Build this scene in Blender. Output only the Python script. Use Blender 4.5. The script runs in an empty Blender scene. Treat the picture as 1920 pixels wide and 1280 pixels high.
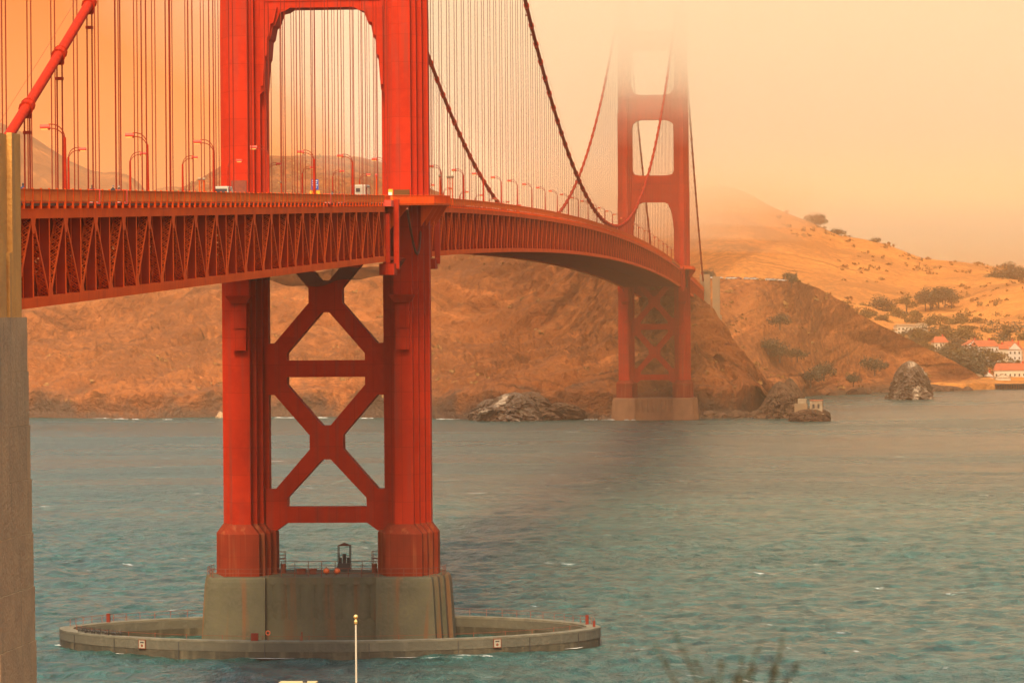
import bpy, bmesh, math, random
import numpy as np
from mathutils import Vector, Matrix
random.seed(7); R = math.radians
S = bpy.context.scene
COL = S.collection

# ------------------------------------------------------------------ camera
CAM = Vector((84.5213, -669.5009, 55.4394)); YAW, PIT, ROLL, FPX = 0.0791, -0.0086, -0.0076, 7467.79
FW = Vector((-math.sin(YAW)*math.cos(PIT), math.cos(YAW)*math.cos(PIT), math.sin(PIT)))
r0 = Vector((math.cos(YAW), math.sin(YAW), 0)); u0 = r0.cross(FW)
RT = r0*math.cos(ROLL) + u0*math.sin(ROLL); UP = u0*math.cos(ROLL) - r0*math.sin(ROLL)
cd = bpy.data.cameras.new('camera'); cam = bpy.data.objects.new('camera', cd); COL.objects.link(cam)
cd.sensor_width = 36; cd.lens = FPX/1920*36; cd.clip_start = 1; cd.clip_end = 60000
cam.matrix_world = Matrix(((RT.x, UP.x, -FW.x, CAM.x), (RT.y, UP.y, -FW.y, CAM.y), (RT.z, UP.z, -FW.z, CAM.z), (0, 0, 0, 1)))
cd.dof.use_dof = True; cd.dof.focus_distance = 720; cd.dof.aperture_fstop = 5.0
S.camera = cam

# ------------------------------------------------------------------ sky, sun, exposure
SUN_EL, SUN_AZ = R(50), R(183)           # azimuth clockwise from +Y (north)
W = bpy.data.worlds.new('World'); S.world = W; W.use_nodes = True
nt = W.node_tree; N = nt.nodes; L = nt.links
bg = N['Background']; bg.inputs['Strength'].default_value = 0.15
sky = N.new('ShaderNodeTexSky'); sky.sky_type = 'NISHITA'; sky.sun_disc = False
sky.sun_elevation = SUN_EL; sky.sun_rotation = SUN_AZ; sky.dust_density = 1.5; sky.air_density = 1.0; sky.ozone_density = 1.0
tc = N.new('ShaderNodeTexCoord'); sx = N.new('ShaderNodeSeparateXYZ'); L.new(tc.outputs['Generated'], sx.inputs[0])
rp = N.new('ShaderNodeValToRGB'); L.new(sx.outputs['Z'], rp.inputs[0])   # smoky orange air low down, clear grey-blue overhead
for i, (pos, c) in enumerate(((0.0, (1.0, .27, .07)), (0.085, (.62, .115, .012)), (0.20, (.80, .52, .33)), (0.5, (1.10, 1.0, .78)), (1.0, (1.10, 1.06, .86)))):
    e = rp.color_ramp.elements[i] if i < 2 else rp.color_ramp.elements.new(pos)
    e.position = pos; e.color = (*c, 1)
mul = N.new('ShaderNodeMix'); mul.data_type = 'RGBA'; mul.blend_type = 'MULTIPLY'; mul.inputs[0].default_value = 1
L.new(sky.outputs[0], mul.inputs[6]); L.new(rp.outputs[0], mul.inputs[7]); L.new(mul.outputs[2], bg.inputs['Color'])
sl = bpy.data.lights.new('sun', 'SUN'); sl.energy = 2.8; sl.angle = R(14); sl.color = (1.0, .77, .50)
so = bpy.data.objects.new('sun', sl); COL.objects.link(so)
sd = Vector((math.sin(SUN_AZ)*math.cos(SUN_EL), math.cos(SUN_AZ)*math.cos(SUN_EL), math.sin(SUN_EL)))
so.rotation_euler = sd.to_track_quat('Z', 'Y').to_euler()
S.view_settings.view_transform = 'Standard'; S.view_settings.look = 'None'; S.view_settings.gamma = 1
S.view_settings.exposure = 1.38; S.view_settings.use_curve_mapping = False
S.render.engine = 'CYCLES'
cy = S.cycles; cy.use_denoising = True; cy.use_adaptive_sampling = True; cy.adaptive_threshold = .025; cy.max_bounces = 8; cy.diffuse_bounces = 2; cy.glossy_bounces = 2
cy.transparent_max_bounces = 12; cy.volume_bounces = 8; cy.volume_max_steps = 64; cy.sample_clamp_indirect = 4
cy.use_fast_gi = False; cy.caustics_reflective = False; cy.caustics_refractive = False

# ------------------------------------------------------------------ helpers
def ray(px, py): return FW + RT*((px-960)/FPX) - UP*((py-640)/FPX)
def at(px, py, Y):
    d = ray(px, py); return CAM + d*((Y-CAM.y)/d.y)
def atX(px, py, X):
    d = ray(px, py); return CAM + d*((X-CAM.x)/d.x)
def atZ(px, py, Z=0.):
    d = ray(px, py); return CAM + d*((Z-CAM.z)/d.z)

class MB:
    def __init__(s): s.v = []; s.f = []
    def add(s, vs, fs):
        b = len(s.v); s.v += [tuple(v) for v in vs]; s.f += [tuple(b+i for i in f) for f in fs]; return s
    def box(s, x0, x1, y0, y1, z0, z1):
        return s.add([(x0,y0,z0),(x1,y0,z0),(x1,y1,z0),(x0,y1,z0),(x0,y0,z1),(x1,y0,z1),(x1,y1,z1),(x0,y1,z1)],
                     [(3,2,1,0),(4,5,6,7),(0,1,5,4),(1,2,6,5),(2,3,7,6),(3,0,4,7)])
    def bar(s, p, q, w, h, up=(0,0,1)):
        p = Vector(p); q = Vector(q); d = (q-p).normalized(); up = Vector(up)
        a = d.cross(up)
        if a.length < 1e-4: a = d.cross(Vector((1,0,0)))
        a.normalize(); b = a.cross(d); a = a*(w/2); b = b*(h/2)
        return s.add([p-a-b,p+a-b,p+a+b,p-a+b,q-a-b,q+a-b,q+a+b,q-a+b],
                     [(3,2,1,0),(4,5,6,7),(0,1,5,4),(1,2,6,5),(2,3,7,6),(3,0,4,7)])
    def loft(s, rings, cap=True, closed=True):
        n = len(rings[0]); vs = [v for r in rings for v in r]; fs = []
        for k in range(len(rings)-1):
            for i in range(n if closed else n-1):
                j = (i+1) % n; fs.append((k*n+i, k*n+j, (k+1)*n+j, (k+1)*n+i))
        if cap and closed: fs += [tuple(range(n-1, -1, -1)), tuple((len(rings)-1)*n+i for i in range(n))]
        return s.add(vs, fs)
    def tube(s, pts, r, n=6, cap=True):
        pts = [Vector(p) for p in pts]; rings = []
        for i, p in enumerate(pts):
            d = (pts[min(i+1, len(pts)-1)] - pts[max(i-1, 0)]).normalized()
            a = d.cross(Vector((0,0,1)))
            if a.length < 1e-3: a = d.cross(Vector((0,1,0)))
            a.normalize(); b = d.cross(a); rr = r[i] if isinstance(r, (list, tuple)) else r
            rings.append([p + a*(math.cos(t)*rr) + b*(math.sin(t)*rr) for t in [2*math.pi*k/n for k in range(n)]])
        return s.loft(rings, cap)
    def prism(s, poly, y0, y1):           # polygon in XZ extruded along Y (may be concave)
        n = len(poly)
        return s.add([(x, y0, z) for x, z in poly] + [(x, y1, z) for x, z in poly],
                     [tuple(range(n)), tuple(range(2*n-1, n-1, -1))] + [(i, i+n, (i+1) % n+n, (i+1) % n) for i in range(n)])
    def extr(s, poly, z0, z1):            # polygon in XY extruded along Z
        return s.loft([[(x, y, z0) for x, y in poly], [(x, y, z1) for x, y in poly]])
    def ball(s, c, r, n=10, m=6, sc=(1,1,1)):
        rings = []
        for k in range(m+1):
            t = math.pi*k/m; rr = max(.02, math.sin(t))*r
            rings.append([(c[0]+sc[0]*rr*math.cos(2*math.pi*i/n), c[1]+sc[1]*rr*math.sin(2*math.pi*i/n), c[2]-sc[2]*r*math.cos(t)) for i in range(n)])
        return s.loft(rings)
    def mesh(s, name, smooth=False):
        me = bpy.data.meshes.new(name); me.from_pydata(s.v, [], s.f); me.update()
        bm = bmesh.new(); bm.from_mesh(me); bmesh.ops.recalc_face_normals(bm, faces=bm.faces); bm.to_mesh(me); bm.free()
        if smooth: me.shade_smooth()
        return me
    def build(s, name, mat, parent=None, smooth=False, loc=None):
        return obj(name, s.mesh(name, smooth), mat, parent, loc)

def obj(name, me, mat=None, parent=None, loc=None, rot=None, scale=None):
    if mat is not None and not me.materials: me.materials.append(mat)
    o = bpy.data.objects.new(name, me); COL.objects.link(o)
    if parent is not None: o.parent = parent
    if loc is not None: o.location = loc
    if rot is not None: o.rotation_euler = rot
    if scale is not None: o.scale = scale
    return o
def tag(o, label=None, cat=None, group=None, kind=None):
    if label: o['label'] = label
    if cat: o['category'] = cat
    if group: o['group'] = group
    if kind: o['kind'] = kind
    return o
def thing(name, label, cat, loc=(0,0,0), rz=0., group=None, scale=None):
    o = bpy.data.objects.new(name, None); COL.objects.link(o); o.location = loc; o.rotation_euler = (0, 0, rz)
    if scale: o.scale = scale
    return tag(o, label, cat, group)
def copy_tree(o, parent=None):
    c = o.copy(); COL.objects.link(c); c.parent = parent
    for ch in o.children: copy_tree(ch, c)
    return c
ORD = ['first','second','third','fourth','fifth','sixth','seventh','eighth','ninth','tenth','eleventh','twelfth','thirteenth','fourteenth',
       'fifteenth','sixteenth','seventeenth','eighteenth','nineteenth','twentieth'] + ['twenty-'+x for x in ('first','second','third','fourth','fifth','sixth','seventh','eighth','ninth')] + ['thirtieth'] + ['thirty-'+x for x in ('first','second','third','fourth','fifth','sixth')]

# ------------------------------------------------------------------ materials
def mat(name, base, rough=.6, metal=0., var=None, vr=(.35, .68), vscale=.3, vstretch=(1,1,1), bump=0., bscale=2., spec=.5, streak=None, sscale=1.2, samt=.5, fine=None):
    m = bpy.data.materials.new(name); m.use_nodes = True; t = m.node_tree; n = t.nodes; l = t.links
    b = n['Principled BSDF']; b.inputs['Roughness'].default_value = rough; b.inputs['Metallic'].default_value = metal
    b.inputs['Specular IOR Level'].default_value = spec; b.inputs['Base Color'].default_value = (*base, 1)
    geo = n.new('ShaderNodeNewGeometry')
    def noise(scale, stretch=(1,1,1), detail=5, dist=0.):
        mp = n.new('ShaderNodeMapping'); mp.inputs['Scale'].default_value = stretch; l.new(geo.outputs['Position'], mp.inputs[0])
        q = n.new('ShaderNodeTexNoise'); q.inputs['Scale'].default_value = scale; q.inputs['Detail'].default_value = detail
        q.inputs['Distortion'].default_value = dist; l.new(mp.outputs[0], q.inputs['Vector']); return q.outputs['Fac']
    def ramp(fac, a, c):
        q = n.new('ShaderNodeMapRange'); q.inputs[1].default_value = a; q.inputs[2].default_value = c; l.new(fac, q.inputs[0]); return q.outputs[0]
    def mix(fac, a, c):
        q = n.new('ShaderNodeMix'); q.data_type = 'RGBA'; l.new(fac, q.inputs[0])
        for s, v in ((6, a), (7, c)):
            if isinstance(v, tuple): q.inputs[s].default_value = (*v, 1)
            else: l.new(v, q.inputs[s])
        return q.outputs[2]
    colr = base
    if var: colr = mix(ramp(noise(vscale, vstretch), *vr), colr, var)
    if fine: colr = mix(ramp(noise(bscale*1.3, (1,1,1), 4), .42, .66), colr, fine)
    if streak:
        a = ramp(noise(sscale, (1, 1, .05), 4, .3), .52, .72)
        k = n.new('ShaderNodeMath'); k.operation = 'MULTIPLY'; k.inputs[1].default_value = samt; l.new(a, k.inputs[0])
        colr = mix(k.outputs[0], colr, streak)
    if not isinstance(colr, tuple): l.new(colr, b.inputs['Base Color'])
    if bump:
        q = n.new('ShaderNodeBump'); q.inputs['Strength'].default_value = bump; q.inputs['Distance'].default_value = .3
        l.new(noise(bscale), q.inputs['Height']); l.new(q.outputs[0], b.inputs['Normal'])
    m.diffuse_color = (*base, 1)
    return m
M = {}
def seams(m, w, h, amt, dark):
    t = m.node_tree; n = t.nodes; l = t.links; b = n['Principled BSDF']; geo = n.new('ShaderNodeNewGeometry')
    sp = n.new('ShaderNodeSeparateXYZ'); l.new(geo.outputs['Position'], sp.inputs[0]); ad = n.new('ShaderNodeMath'); l.new(sp.outputs[0], ad.inputs[0]); l.new(sp.outputs[1], ad.inputs[1])
    cb_ = n.new('ShaderNodeCombineXYZ'); l.new(ad.outputs[0], cb_.inputs[0]); l.new(sp.outputs[2], cb_.inputs[1])
    br = n.new('ShaderNodeTexBrick'); br.offset = 0.; br.inputs['Scale'].default_value = 1; br.inputs['Brick Width'].default_value = w; br.inputs['Row Height'].default_value = h; br.inputs['Mortar Size'].default_value = .05; br.inputs['Mortar Smooth'].default_value = .3
    br.inputs['Color1'].default_value = (1,1,1,1); br.inputs['Color2'].default_value = (.82,.82,.82,1); br.inputs['Mortar'].default_value = (dark,dark,dark,1); l.new(cb_.outputs[0], br.inputs['Vector'])
    mx = n.new('ShaderNodeMix'); mx.data_type = 'RGBA'; mx.blend_type = 'MULTIPLY'; mx.inputs[0].default_value = amt
    src = b.inputs['Base Color'].links[0].from_socket; l.new(src, mx.inputs[6]); l.new(br.outputs['Color'], mx.inputs[7]); l.new(mx.outputs[2], b.inputs['Base Color'])
M['steel'] = mat('orange_red_paint', (.40, .020, .003), .7, spec=.08, var=(.35, .0165, .003), vscale=.12, bump=.12, bscale=.7, streak=(.26, .035, .018), sscale=.9, samt=.8, fine=(.41, .022, .0035))
seams(M['steel'], 3.2, 4.6, .75, .55)
M['truss'] = mat('truss_paint', (.72, .085, .008), .8, spec=.04, var=(.60, .065, .008), vscale=.2, bump=.05, bscale=1.5, streak=(.34, .05, .02), sscale=1.3, samt=.35)
M['inner'] = mat('shaded_inner_paint', (.27, .020, .005), .85, spec=.04, var=(.19, .016, .006), vscale=.3)  # same paint as the truss, darkened to imitate the shade under the deck
M['cable'] = mat('cable_paint', (.40, .022, .006), .8, spec=.05, var=(.28, .018, .006), vscale=1.2, bump=.1, bscale=3)
M['rope'] = mat('rope_paint', (.24, .022, .008), .7, spec=.1)
M['railp'] = mat('railing_paint', (.50, .115, .02), .8, spec=.05, var=(.40, .085, .02), vscale=.6)
M['door'] = mat('bronze_door', (.10, .045, .012), .7, spec=.1)
M['plinth'] = mat('weathered_red_paint', (.22, .026, .009), .8, spec=.05, var=(.17, .024, .010), vscale=.25, bump=.1, bscale=1, streak=(.36, .13, .05), sscale=1.1, samt=.5)
seams(M['plinth'], 1.1, 7., .6, .6)
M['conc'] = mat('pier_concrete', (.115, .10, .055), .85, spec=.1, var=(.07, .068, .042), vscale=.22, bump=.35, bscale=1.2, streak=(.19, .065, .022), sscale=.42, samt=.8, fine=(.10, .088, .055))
M['coping'] = mat('coping_concrete', (.17, .152, .105), .85, spec=.1, var=(.11, .10, .07), vscale=.4, bump=.4, bscale=1.5, streak=(.10, .09, .06), sscale=.6, samt=.6)
M['conc2'] = mat('fender_concrete', (.10, .09, .06), .85, spec=.2, var=(.085, .08, .058), vscale=.18, vstretch=(1,1,2), bump=.4, bscale=1.5, streak=(.15, .13, .09), sscale=.5, samt=.6)
M['concw'] = mat('wet_concrete', (.065, .056, .036), .6, spec=.2, var=(.04, .038, .026), vscale=.25, bump=.4, bscale=1.5, streak=(.17, .14, .08), sscale=.6, samt=.5)
M['pylon'] = mat('board_marked_concrete', (.50, .25, .06), .85, spec=.1, var=(.40, .20, .055), vscale=.3, bump=.5, bscale=2.5, streak=(.27, .17, .075), sscale=1.1, samt=.55)
M['pylon_base'] = mat('pale_board_concrete', (.36, .24, .12), .85, spec=.1, var=(.28, .19, .10), vscale=.35, bump=.5, bscale=2.5, streak=(.19, .15, .09), sscale=1.2, samt=.5)
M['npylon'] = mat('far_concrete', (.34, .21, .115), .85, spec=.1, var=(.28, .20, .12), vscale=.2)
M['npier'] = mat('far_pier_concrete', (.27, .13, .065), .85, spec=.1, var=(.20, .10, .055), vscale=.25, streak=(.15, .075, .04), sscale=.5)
M['asphalt'] = mat('asphalt', (.055, .052, .05), .9, var=(.075, .07, .065), vscale=.4)
M['walk'] = mat('sidewalk', (.15, .08, .045), .9, spec=.1, var=(.11, .06, .035), vscale=.5)
M['dark'] = mat('dark_metal', (.035, .033, .03), .6)
M['white'] = mat('white_paint', (.66, .62, .54), .5, var=(.66, .64, .58), vscale=.8)
M['cream'] = mat('cream_wall', (.74, .66, .50), .75, var=(.64, .56, .42), vscale=.3)
M['glass'] = mat('window_glass', (.03, .035, .04), .12, spec=.8)
M['roof'] = mat('red_roof_tiles', (.48, .12, .04), .8, var=(.38, .09, .035), vscale=.4, bump=.3, bscale=2)
M['wood'] = mat('dark_timber', (.09, .065, .045), .85, var=(.06, .045, .03), vscale=.6)
M['gold'] = mat('gilded_ball', (.62, .46, .16), .35, metal=.6)
M['vehicle'] = mat('dusty_white_paint', (.33, .28, .21), .5, spec=.2)
M['muted_red'] = mat('faded_red_box', (.15, .022, .012), .7, spec=.1)
M['board'] = mat('weathered_board', (.30, .26, .19), .8, spec=.1)
M['yroof'] = mat('pale_yellow_roof', (.42, .34, .17), .8, spec=.1)
M['lwall'] = mat('stained_whitewash', (.44, .34, .23), .85, spec=.1, var=(.30, .21, .13), vscale=.5, streak=(.20, .12, .07), sscale=.8)
M['blue'] = mat('blue_sign', (.03, .07, .32), .5)
M['yellow'] = mat('yellow_sign', (.72, .33, .02), .5)
M['lens'] = mat('lamp_lens', (.72, .48, .12), .35)
M['buoy'] = mat('orange_buoy', (.72, .12, .02), .45)
M['redbox'] = mat('red_box_paint', (.60, .05, .02), .5)
M['rail'] = mat('weathered_rail', (.20, .055, .028), .7, spec=.1, var=(.14, .045, .028), vscale=2)
M['rock'] = mat('dark_sea_rock', (.105, .058, .033), .9, spec=.1, var=(.15, .085, .05), vscale=.12, bump=.9, bscale=.5, fine=(.06, .038, .025))
M['guano'] = mat('guano_rock', (.10, .06, .038), .9, spec=.1, vr=(.56, .63), var=(.46, .36, .26), vscale=.13, vstretch=(1,1,.6), bump=.9, bscale=.5, fine=(.16, .12, .09))
M['leaf'] = mat('eucalyptus_leaves', (.14, .095, .03), .7, spec=.1, var=(.24, .15, .04), vscale=.12, fine=(.08, .06, .022), bscale=.4)
M['leafd'] = mat('dark_tree_leaves', (.05, .045, .02), .7, var=(.085, .07, .03), vscale=.3)
M['scrub'] = mat('scrub_leaves', (.24, .125, .04), .8, spec=.1, var=(.32, .16, .05), vscale=.05)
M['bark'] = mat('bark', (.12, .085, .06), .9)
M['twig'] = mat('twig', (.045, .045, .025), .8, spec=.1)
M['skin'] = mat('skin', (.45, .26, .17), .6)
M['foam'] = mat('sea_foam', (.46, .45, .41), .8)

def hillmat(name, grass, dry, brush, sx_, sy_, shear, scale=1., bump=1.2, foot=None):
    m = bpy.data.materials.new(name); m.use_nodes = True; t = m.node_tree; n = t.nodes; l = t.links
    b = n['Principled BSDF']; b.inputs['Roughness'].default_value = .95; b.inputs['Specular IOR Level'].default_value = .1
    uv = n.new('ShaderNodeUVMap'); uv.uv_map = 'slope'
    mp = n.new('ShaderNodeMapping'); mp.inputs['Rotation'].default_value = (0, 0, shear); mp.inputs['Scale'].default_value = (sx_, sy_, 1)
    l.new(uv.outputs[0], mp.inputs[0])
    geo = n.new('ShaderNodeNewGeometry')
    def noise(vec, sc, det=6, dist=0.):
        q = n.new('ShaderNodeTexNoise'); q.inputs['Scale'].default_value = sc*scale; q.inputs['Detail'].default_value = det; q.inputs['Distortion'].default_value = dist
        q.inputs['Roughness'].default_value = .62; l.new(vec, q.inputs['Vector']); return q.outputs['Fac']
    def rng(f, a, c):
        q = n.new('ShaderNodeMapRange'); q.inputs[1].default_value = a; q.inputs[2].default_value = c; l.new(f, q.inputs[0]); return q.outputs[0]
    def mix(f, a, c):
        q = n.new('ShaderNodeMix'); q.data_type = 'RGBA'; l.new(f, q.inputs[0])
        for s, v in ((6, a), (7, c)):
            if isinstance(v, tuple): q.inputs[s].default_value = (*v, 1)
            else: l.new(v, q.inputs[s])
        return q.outputs[2]
    streak = noise(mp.outputs[0], .02, 8, .4)
    c1 = mix(rng(streak, .40, .60), grass, dry)
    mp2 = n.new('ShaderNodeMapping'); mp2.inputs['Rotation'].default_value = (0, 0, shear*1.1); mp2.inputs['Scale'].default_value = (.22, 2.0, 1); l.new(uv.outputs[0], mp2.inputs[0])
    scar_relief = noise(mp2.outputs[0], .018, 7, .8)
    c1 = mix(rng(scar_relief, .57, .66), c1, tuple(min(1, v*1.45) for v in dry)); c1 = mix(rng(scar_relief, .44, .36), c1, tuple(v*.62 for v in brush))  # slide scars in colour, their light and dark also replacing shading of the folds
    big = noise(geo.outputs['Position'], .009, 4)
    fine = noise(geo.outputs['Position'], .16, 8)
    k = n.new('ShaderNodeMath'); k.operation = 'ADD'; l.new(big, k.inputs[0]); l.new(fine, k.inputs[1])
    c2 = mix(rng(k.outputs[0], .90, 1.14), c1, brush)
    if foot:                                   # weathered dark rock band along the tide line, ragged upper edge
        sz = n.new('ShaderNodeSeparateXYZ'); l.new(geo.outputs['Position'], sz.inputs[0])
        k2 = n.new('ShaderNodeMath'); k2.operation = 'MULTIPLY_ADD'; l.new(noise(geo.outputs['Position'], .022, 6), k2.inputs[0]); k2.inputs[1].default_value = -foot[1]*2.2; l.new(sz.outputs['Z'], k2.inputs[2])
        c2 = mix(rng(k2.outputs[0], -foot[1]*.35, -foot[1]*.95), c2, foot[0])
    l.new(c2, b.inputs['Base Color'])
    bp = n.new('ShaderNodeBump'); bp.inputs['Strength'].default_value = bump; bp.inputs['Distance'].default_value = 5
    ad = n.new('ShaderNodeMath'); ad.operation = 'ADD'; l.new(streak, ad.inputs[0]); l.new(fine, ad.inputs[1])
    l.new(ad.outputs[0], bp.inputs['Height']); l.new(bp.outputs[0], b.inputs['Normal'])
    return m
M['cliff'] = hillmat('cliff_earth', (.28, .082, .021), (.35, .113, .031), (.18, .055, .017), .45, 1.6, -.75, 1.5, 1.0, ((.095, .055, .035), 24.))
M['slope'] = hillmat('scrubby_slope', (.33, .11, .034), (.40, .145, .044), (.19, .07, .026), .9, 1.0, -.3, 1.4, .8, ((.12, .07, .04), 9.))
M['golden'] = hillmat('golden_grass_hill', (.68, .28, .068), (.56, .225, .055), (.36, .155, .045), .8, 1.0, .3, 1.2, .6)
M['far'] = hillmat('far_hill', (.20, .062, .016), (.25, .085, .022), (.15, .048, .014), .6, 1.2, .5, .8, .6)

# ------------------------------------------------------------------ water
def water_mat():
    m = bpy.data.materials.new('strait_water'); m.use_nodes = True; t = m.node_tree; n = t.nodes; l = t.links
    b = n['Principled BSDF']; b.inputs['IOR'].default_value = 1.33; b.inputs['Specular IOR Level'].default_value = .34
    geo = n.new('ShaderNodeNewGeometry')
    def noise(sc, stretch, rot=0., det=4, dist=0.):
        mp = n.new('ShaderNodeMapping'); mp.inputs['Scale'].default_value = stretch; mp.inputs['Rotation'].default_value = (0, 0, rot)
        l.new(geo.outputs['Position'], mp.inputs[0])
        q = n.new('ShaderNodeTexNoise'); q.inputs['Scale'].default_value = sc; q.inputs['Detail'].default_value = det; q.inputs['Distortion'].default_value = dist
        q.inputs['Roughness'].default_value = .6; l.new(mp.outputs[0], q.inputs['Vector']); return q.outputs['Fac']
    def math_(op, a, c):
        q = n.new('ShaderNodeMath'); q.operation = op
        for i, v in enumerate((a, c)):
            if isinstance(v, (int, float)): q.inputs[i].default_value = v
            else: l.new(v, q.inputs[i])
        return q.outputs[0]
    def rng(f, a, c, lo=0., hi=1.):
        q = n.new('ShaderNodeMapRange'); q.inputs[1].default_value = a; q.inputs[2].default_value = c
        q.inputs[3].default_value = lo; q.inputs[4].default_value = hi; l.new(f, q.inputs[0]); return q.outputs[0]
    chop = noise(.35, (1, .55, 1), .35, 6, .5); swell = noise(.05, (1, .6, 1), .2, 4); rip = noise(1.3, (1, .6, 1), .5, 3)
    hgt = math_('ADD', math_('ADD', math_('MULTIPLY', chop, 1.0), math_('MULTIPLY', swell, 2.2)), math_('MULTIPLY', rip, .22))
    bp = n.new('ShaderNodeBump'); bp.inputs['Strength'].default_value = 1.0; bp.inputs['Distance'].default_value = 2.2
    l.new(hgt, bp.inputs['Height']); l.new(bp.outputs[0], b.inputs['Normal'])
    gust = noise(.006, (.5, 1, 1), .1, 4, .6)                      # gust lanes: rougher, slightly different water
    l.new(rng(gust, .35, .65, .18, .34), b.inputs['Roughness'])
    gust2 = noise(.028, (.45, 1, 1), .12, 5, .8)
    cap = math_('MULTIPLY', rng(noise(.16, (.55, 1, 1), .15, 7, .6), .66, .71), rng(noise(.018, (1, .8, 1), 0, 3), .47, .6))
    mx = n.new('ShaderNodeMix'); mx.data_type = 'RGBA'; l.new(cap, mx.inputs[0])
    deep = n.new('ShaderNodeMix'); deep.data_type = 'RGBA'; l.new(math_('MULTIPLY', rng(chop, .36, .64), rng(gust2, .30, .66, .45, 1.)), deep.inputs[0])
    deep.inputs[6].default_value = (.010, .040, .034, 1); deep.inputs[7].default_value = (.040, .116, .100, 1)
    l.new(deep.outputs[2], mx.inputs[6]); mx.inputs[7].default_value = (.72, .74, .70, 1); l.new(mx.outputs[2], b.inputs['Base Color'])
    return m
M['water'] = water_mat()
# displaced swell where the photograph is close enough to show single waves, one sheet out to the horizon
def vnoise(x, y, seed):
    xi = np.floor(x).astype(np.int64); yi = np.floor(y).astype(np.int64); fx = x-xi; fy = y-yi
    fx = fx*fx*(3-2*fx); fy = fy*fy*(3-2*fy)
    def h(a, b_):
        q = (a*374761393 + b_*668265263 + seed*982451653) & 0x7fffffff
        q = ((q ^ (q >> 13))*1274126177) & 0x7fffffff
        return ((q ^ (q >> 16)) & 0xffff)/65535.
    return (h(xi,yi)*(1-fx)+h(xi+1,yi)*fx)*(1-fy) + (h(xi,yi+1)*(1-fx)+h(xi+1,yi+1)*fx)*fy
def fbm(x, y, seed=1, octs=5, gain=.5):
    s = 0.; a = 1.; t = 0.
    for i in range(octs):
        s = s + a*vnoise(x, y, seed+i); t += a; x = x*2.03+17.1; y = y*2.03+9.7; a *= gain
    return s/t
def grid_mesh(name, P, uv=None, smooth=True):
    ny, nx, _ = P.shape
    idx = np.arange(ny*nx).reshape(ny, nx)
    q = np.stack([idx[:-1,:-1], idx[:-1,1:], idx[1:,1:], idx[1:,:-1]], -1).reshape(-1, 4)
    me = bpy.data.meshes.new(name); me.vertices.add(ny*nx); me.vertices.foreach_set('co', P.reshape(-1).astype(np.float32))
    me.loops.add(q.size); me.loops.foreach_set('vertex_index', q.reshape(-1).astype(np.int32))
    me.polygons.add(len(q)); me.polygons.foreach_set('loop_start', np.arange(0, q.size, 4, dtype=np.int32))
    me.update(calc_edges=True); me.validate()
    if uv is not None:
        ul = me.uv_layers.new(name='slope'); ul.data.foreach_set('uv', uv.reshape(-1, 2)[q.reshape(-1)].reshape(-1).astype(np.float32))
    if smooth: me.shade_smooth()
    return me
def axis(breaks):
    out = [breaks[0][0]]
    for (a, _), (b, st) in zip(breaks[:-1], breaks[1:]):
        k = max(1, int(round((b-a)/st))); out += list(a + (b-a)*np.arange(1, k+1)/k)
    return np.array(out)
wx = axis([(-9000,0),(-1200,1500),(-225,60),(185,1.15),(600,20),(1500,150),(9000,1500)])
wy = axis([(-345,0),(-260,12),(-235,1.3),(330,1.3),(760,2.4),(1500,20),(9000,1500)])
GX, GY = np.meshgrid(wx, wy)
near = np.clip((GX+225)/30, 0, 1)*np.clip((185-GX)/30, 0, 1)*np.clip((760-GY)/560, 0, 1)*np.clip((GY+262)/25, 0, 1)
c_, s_ = math.cos(.5), math.sin(.5)
UX = GX*c_+GY*s_; UY = -GX*s_+GY*c_
hz = (fbm(UX/7., UY/4.2, 3, 3)-.5)*1.5 + (fbm(UX/24., UY/15., 9, 2)-.5)*1.0 + (fbm(GX/3., GY/2., 5, 2)-.5)*.5
water = obj('water', grid_mesh('water', np.stack([GX, GY, hz*near], -1)), M['water']); tag(water, 'choppy green-grey water of the strait with small whitecaps', kind='structure')

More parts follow.
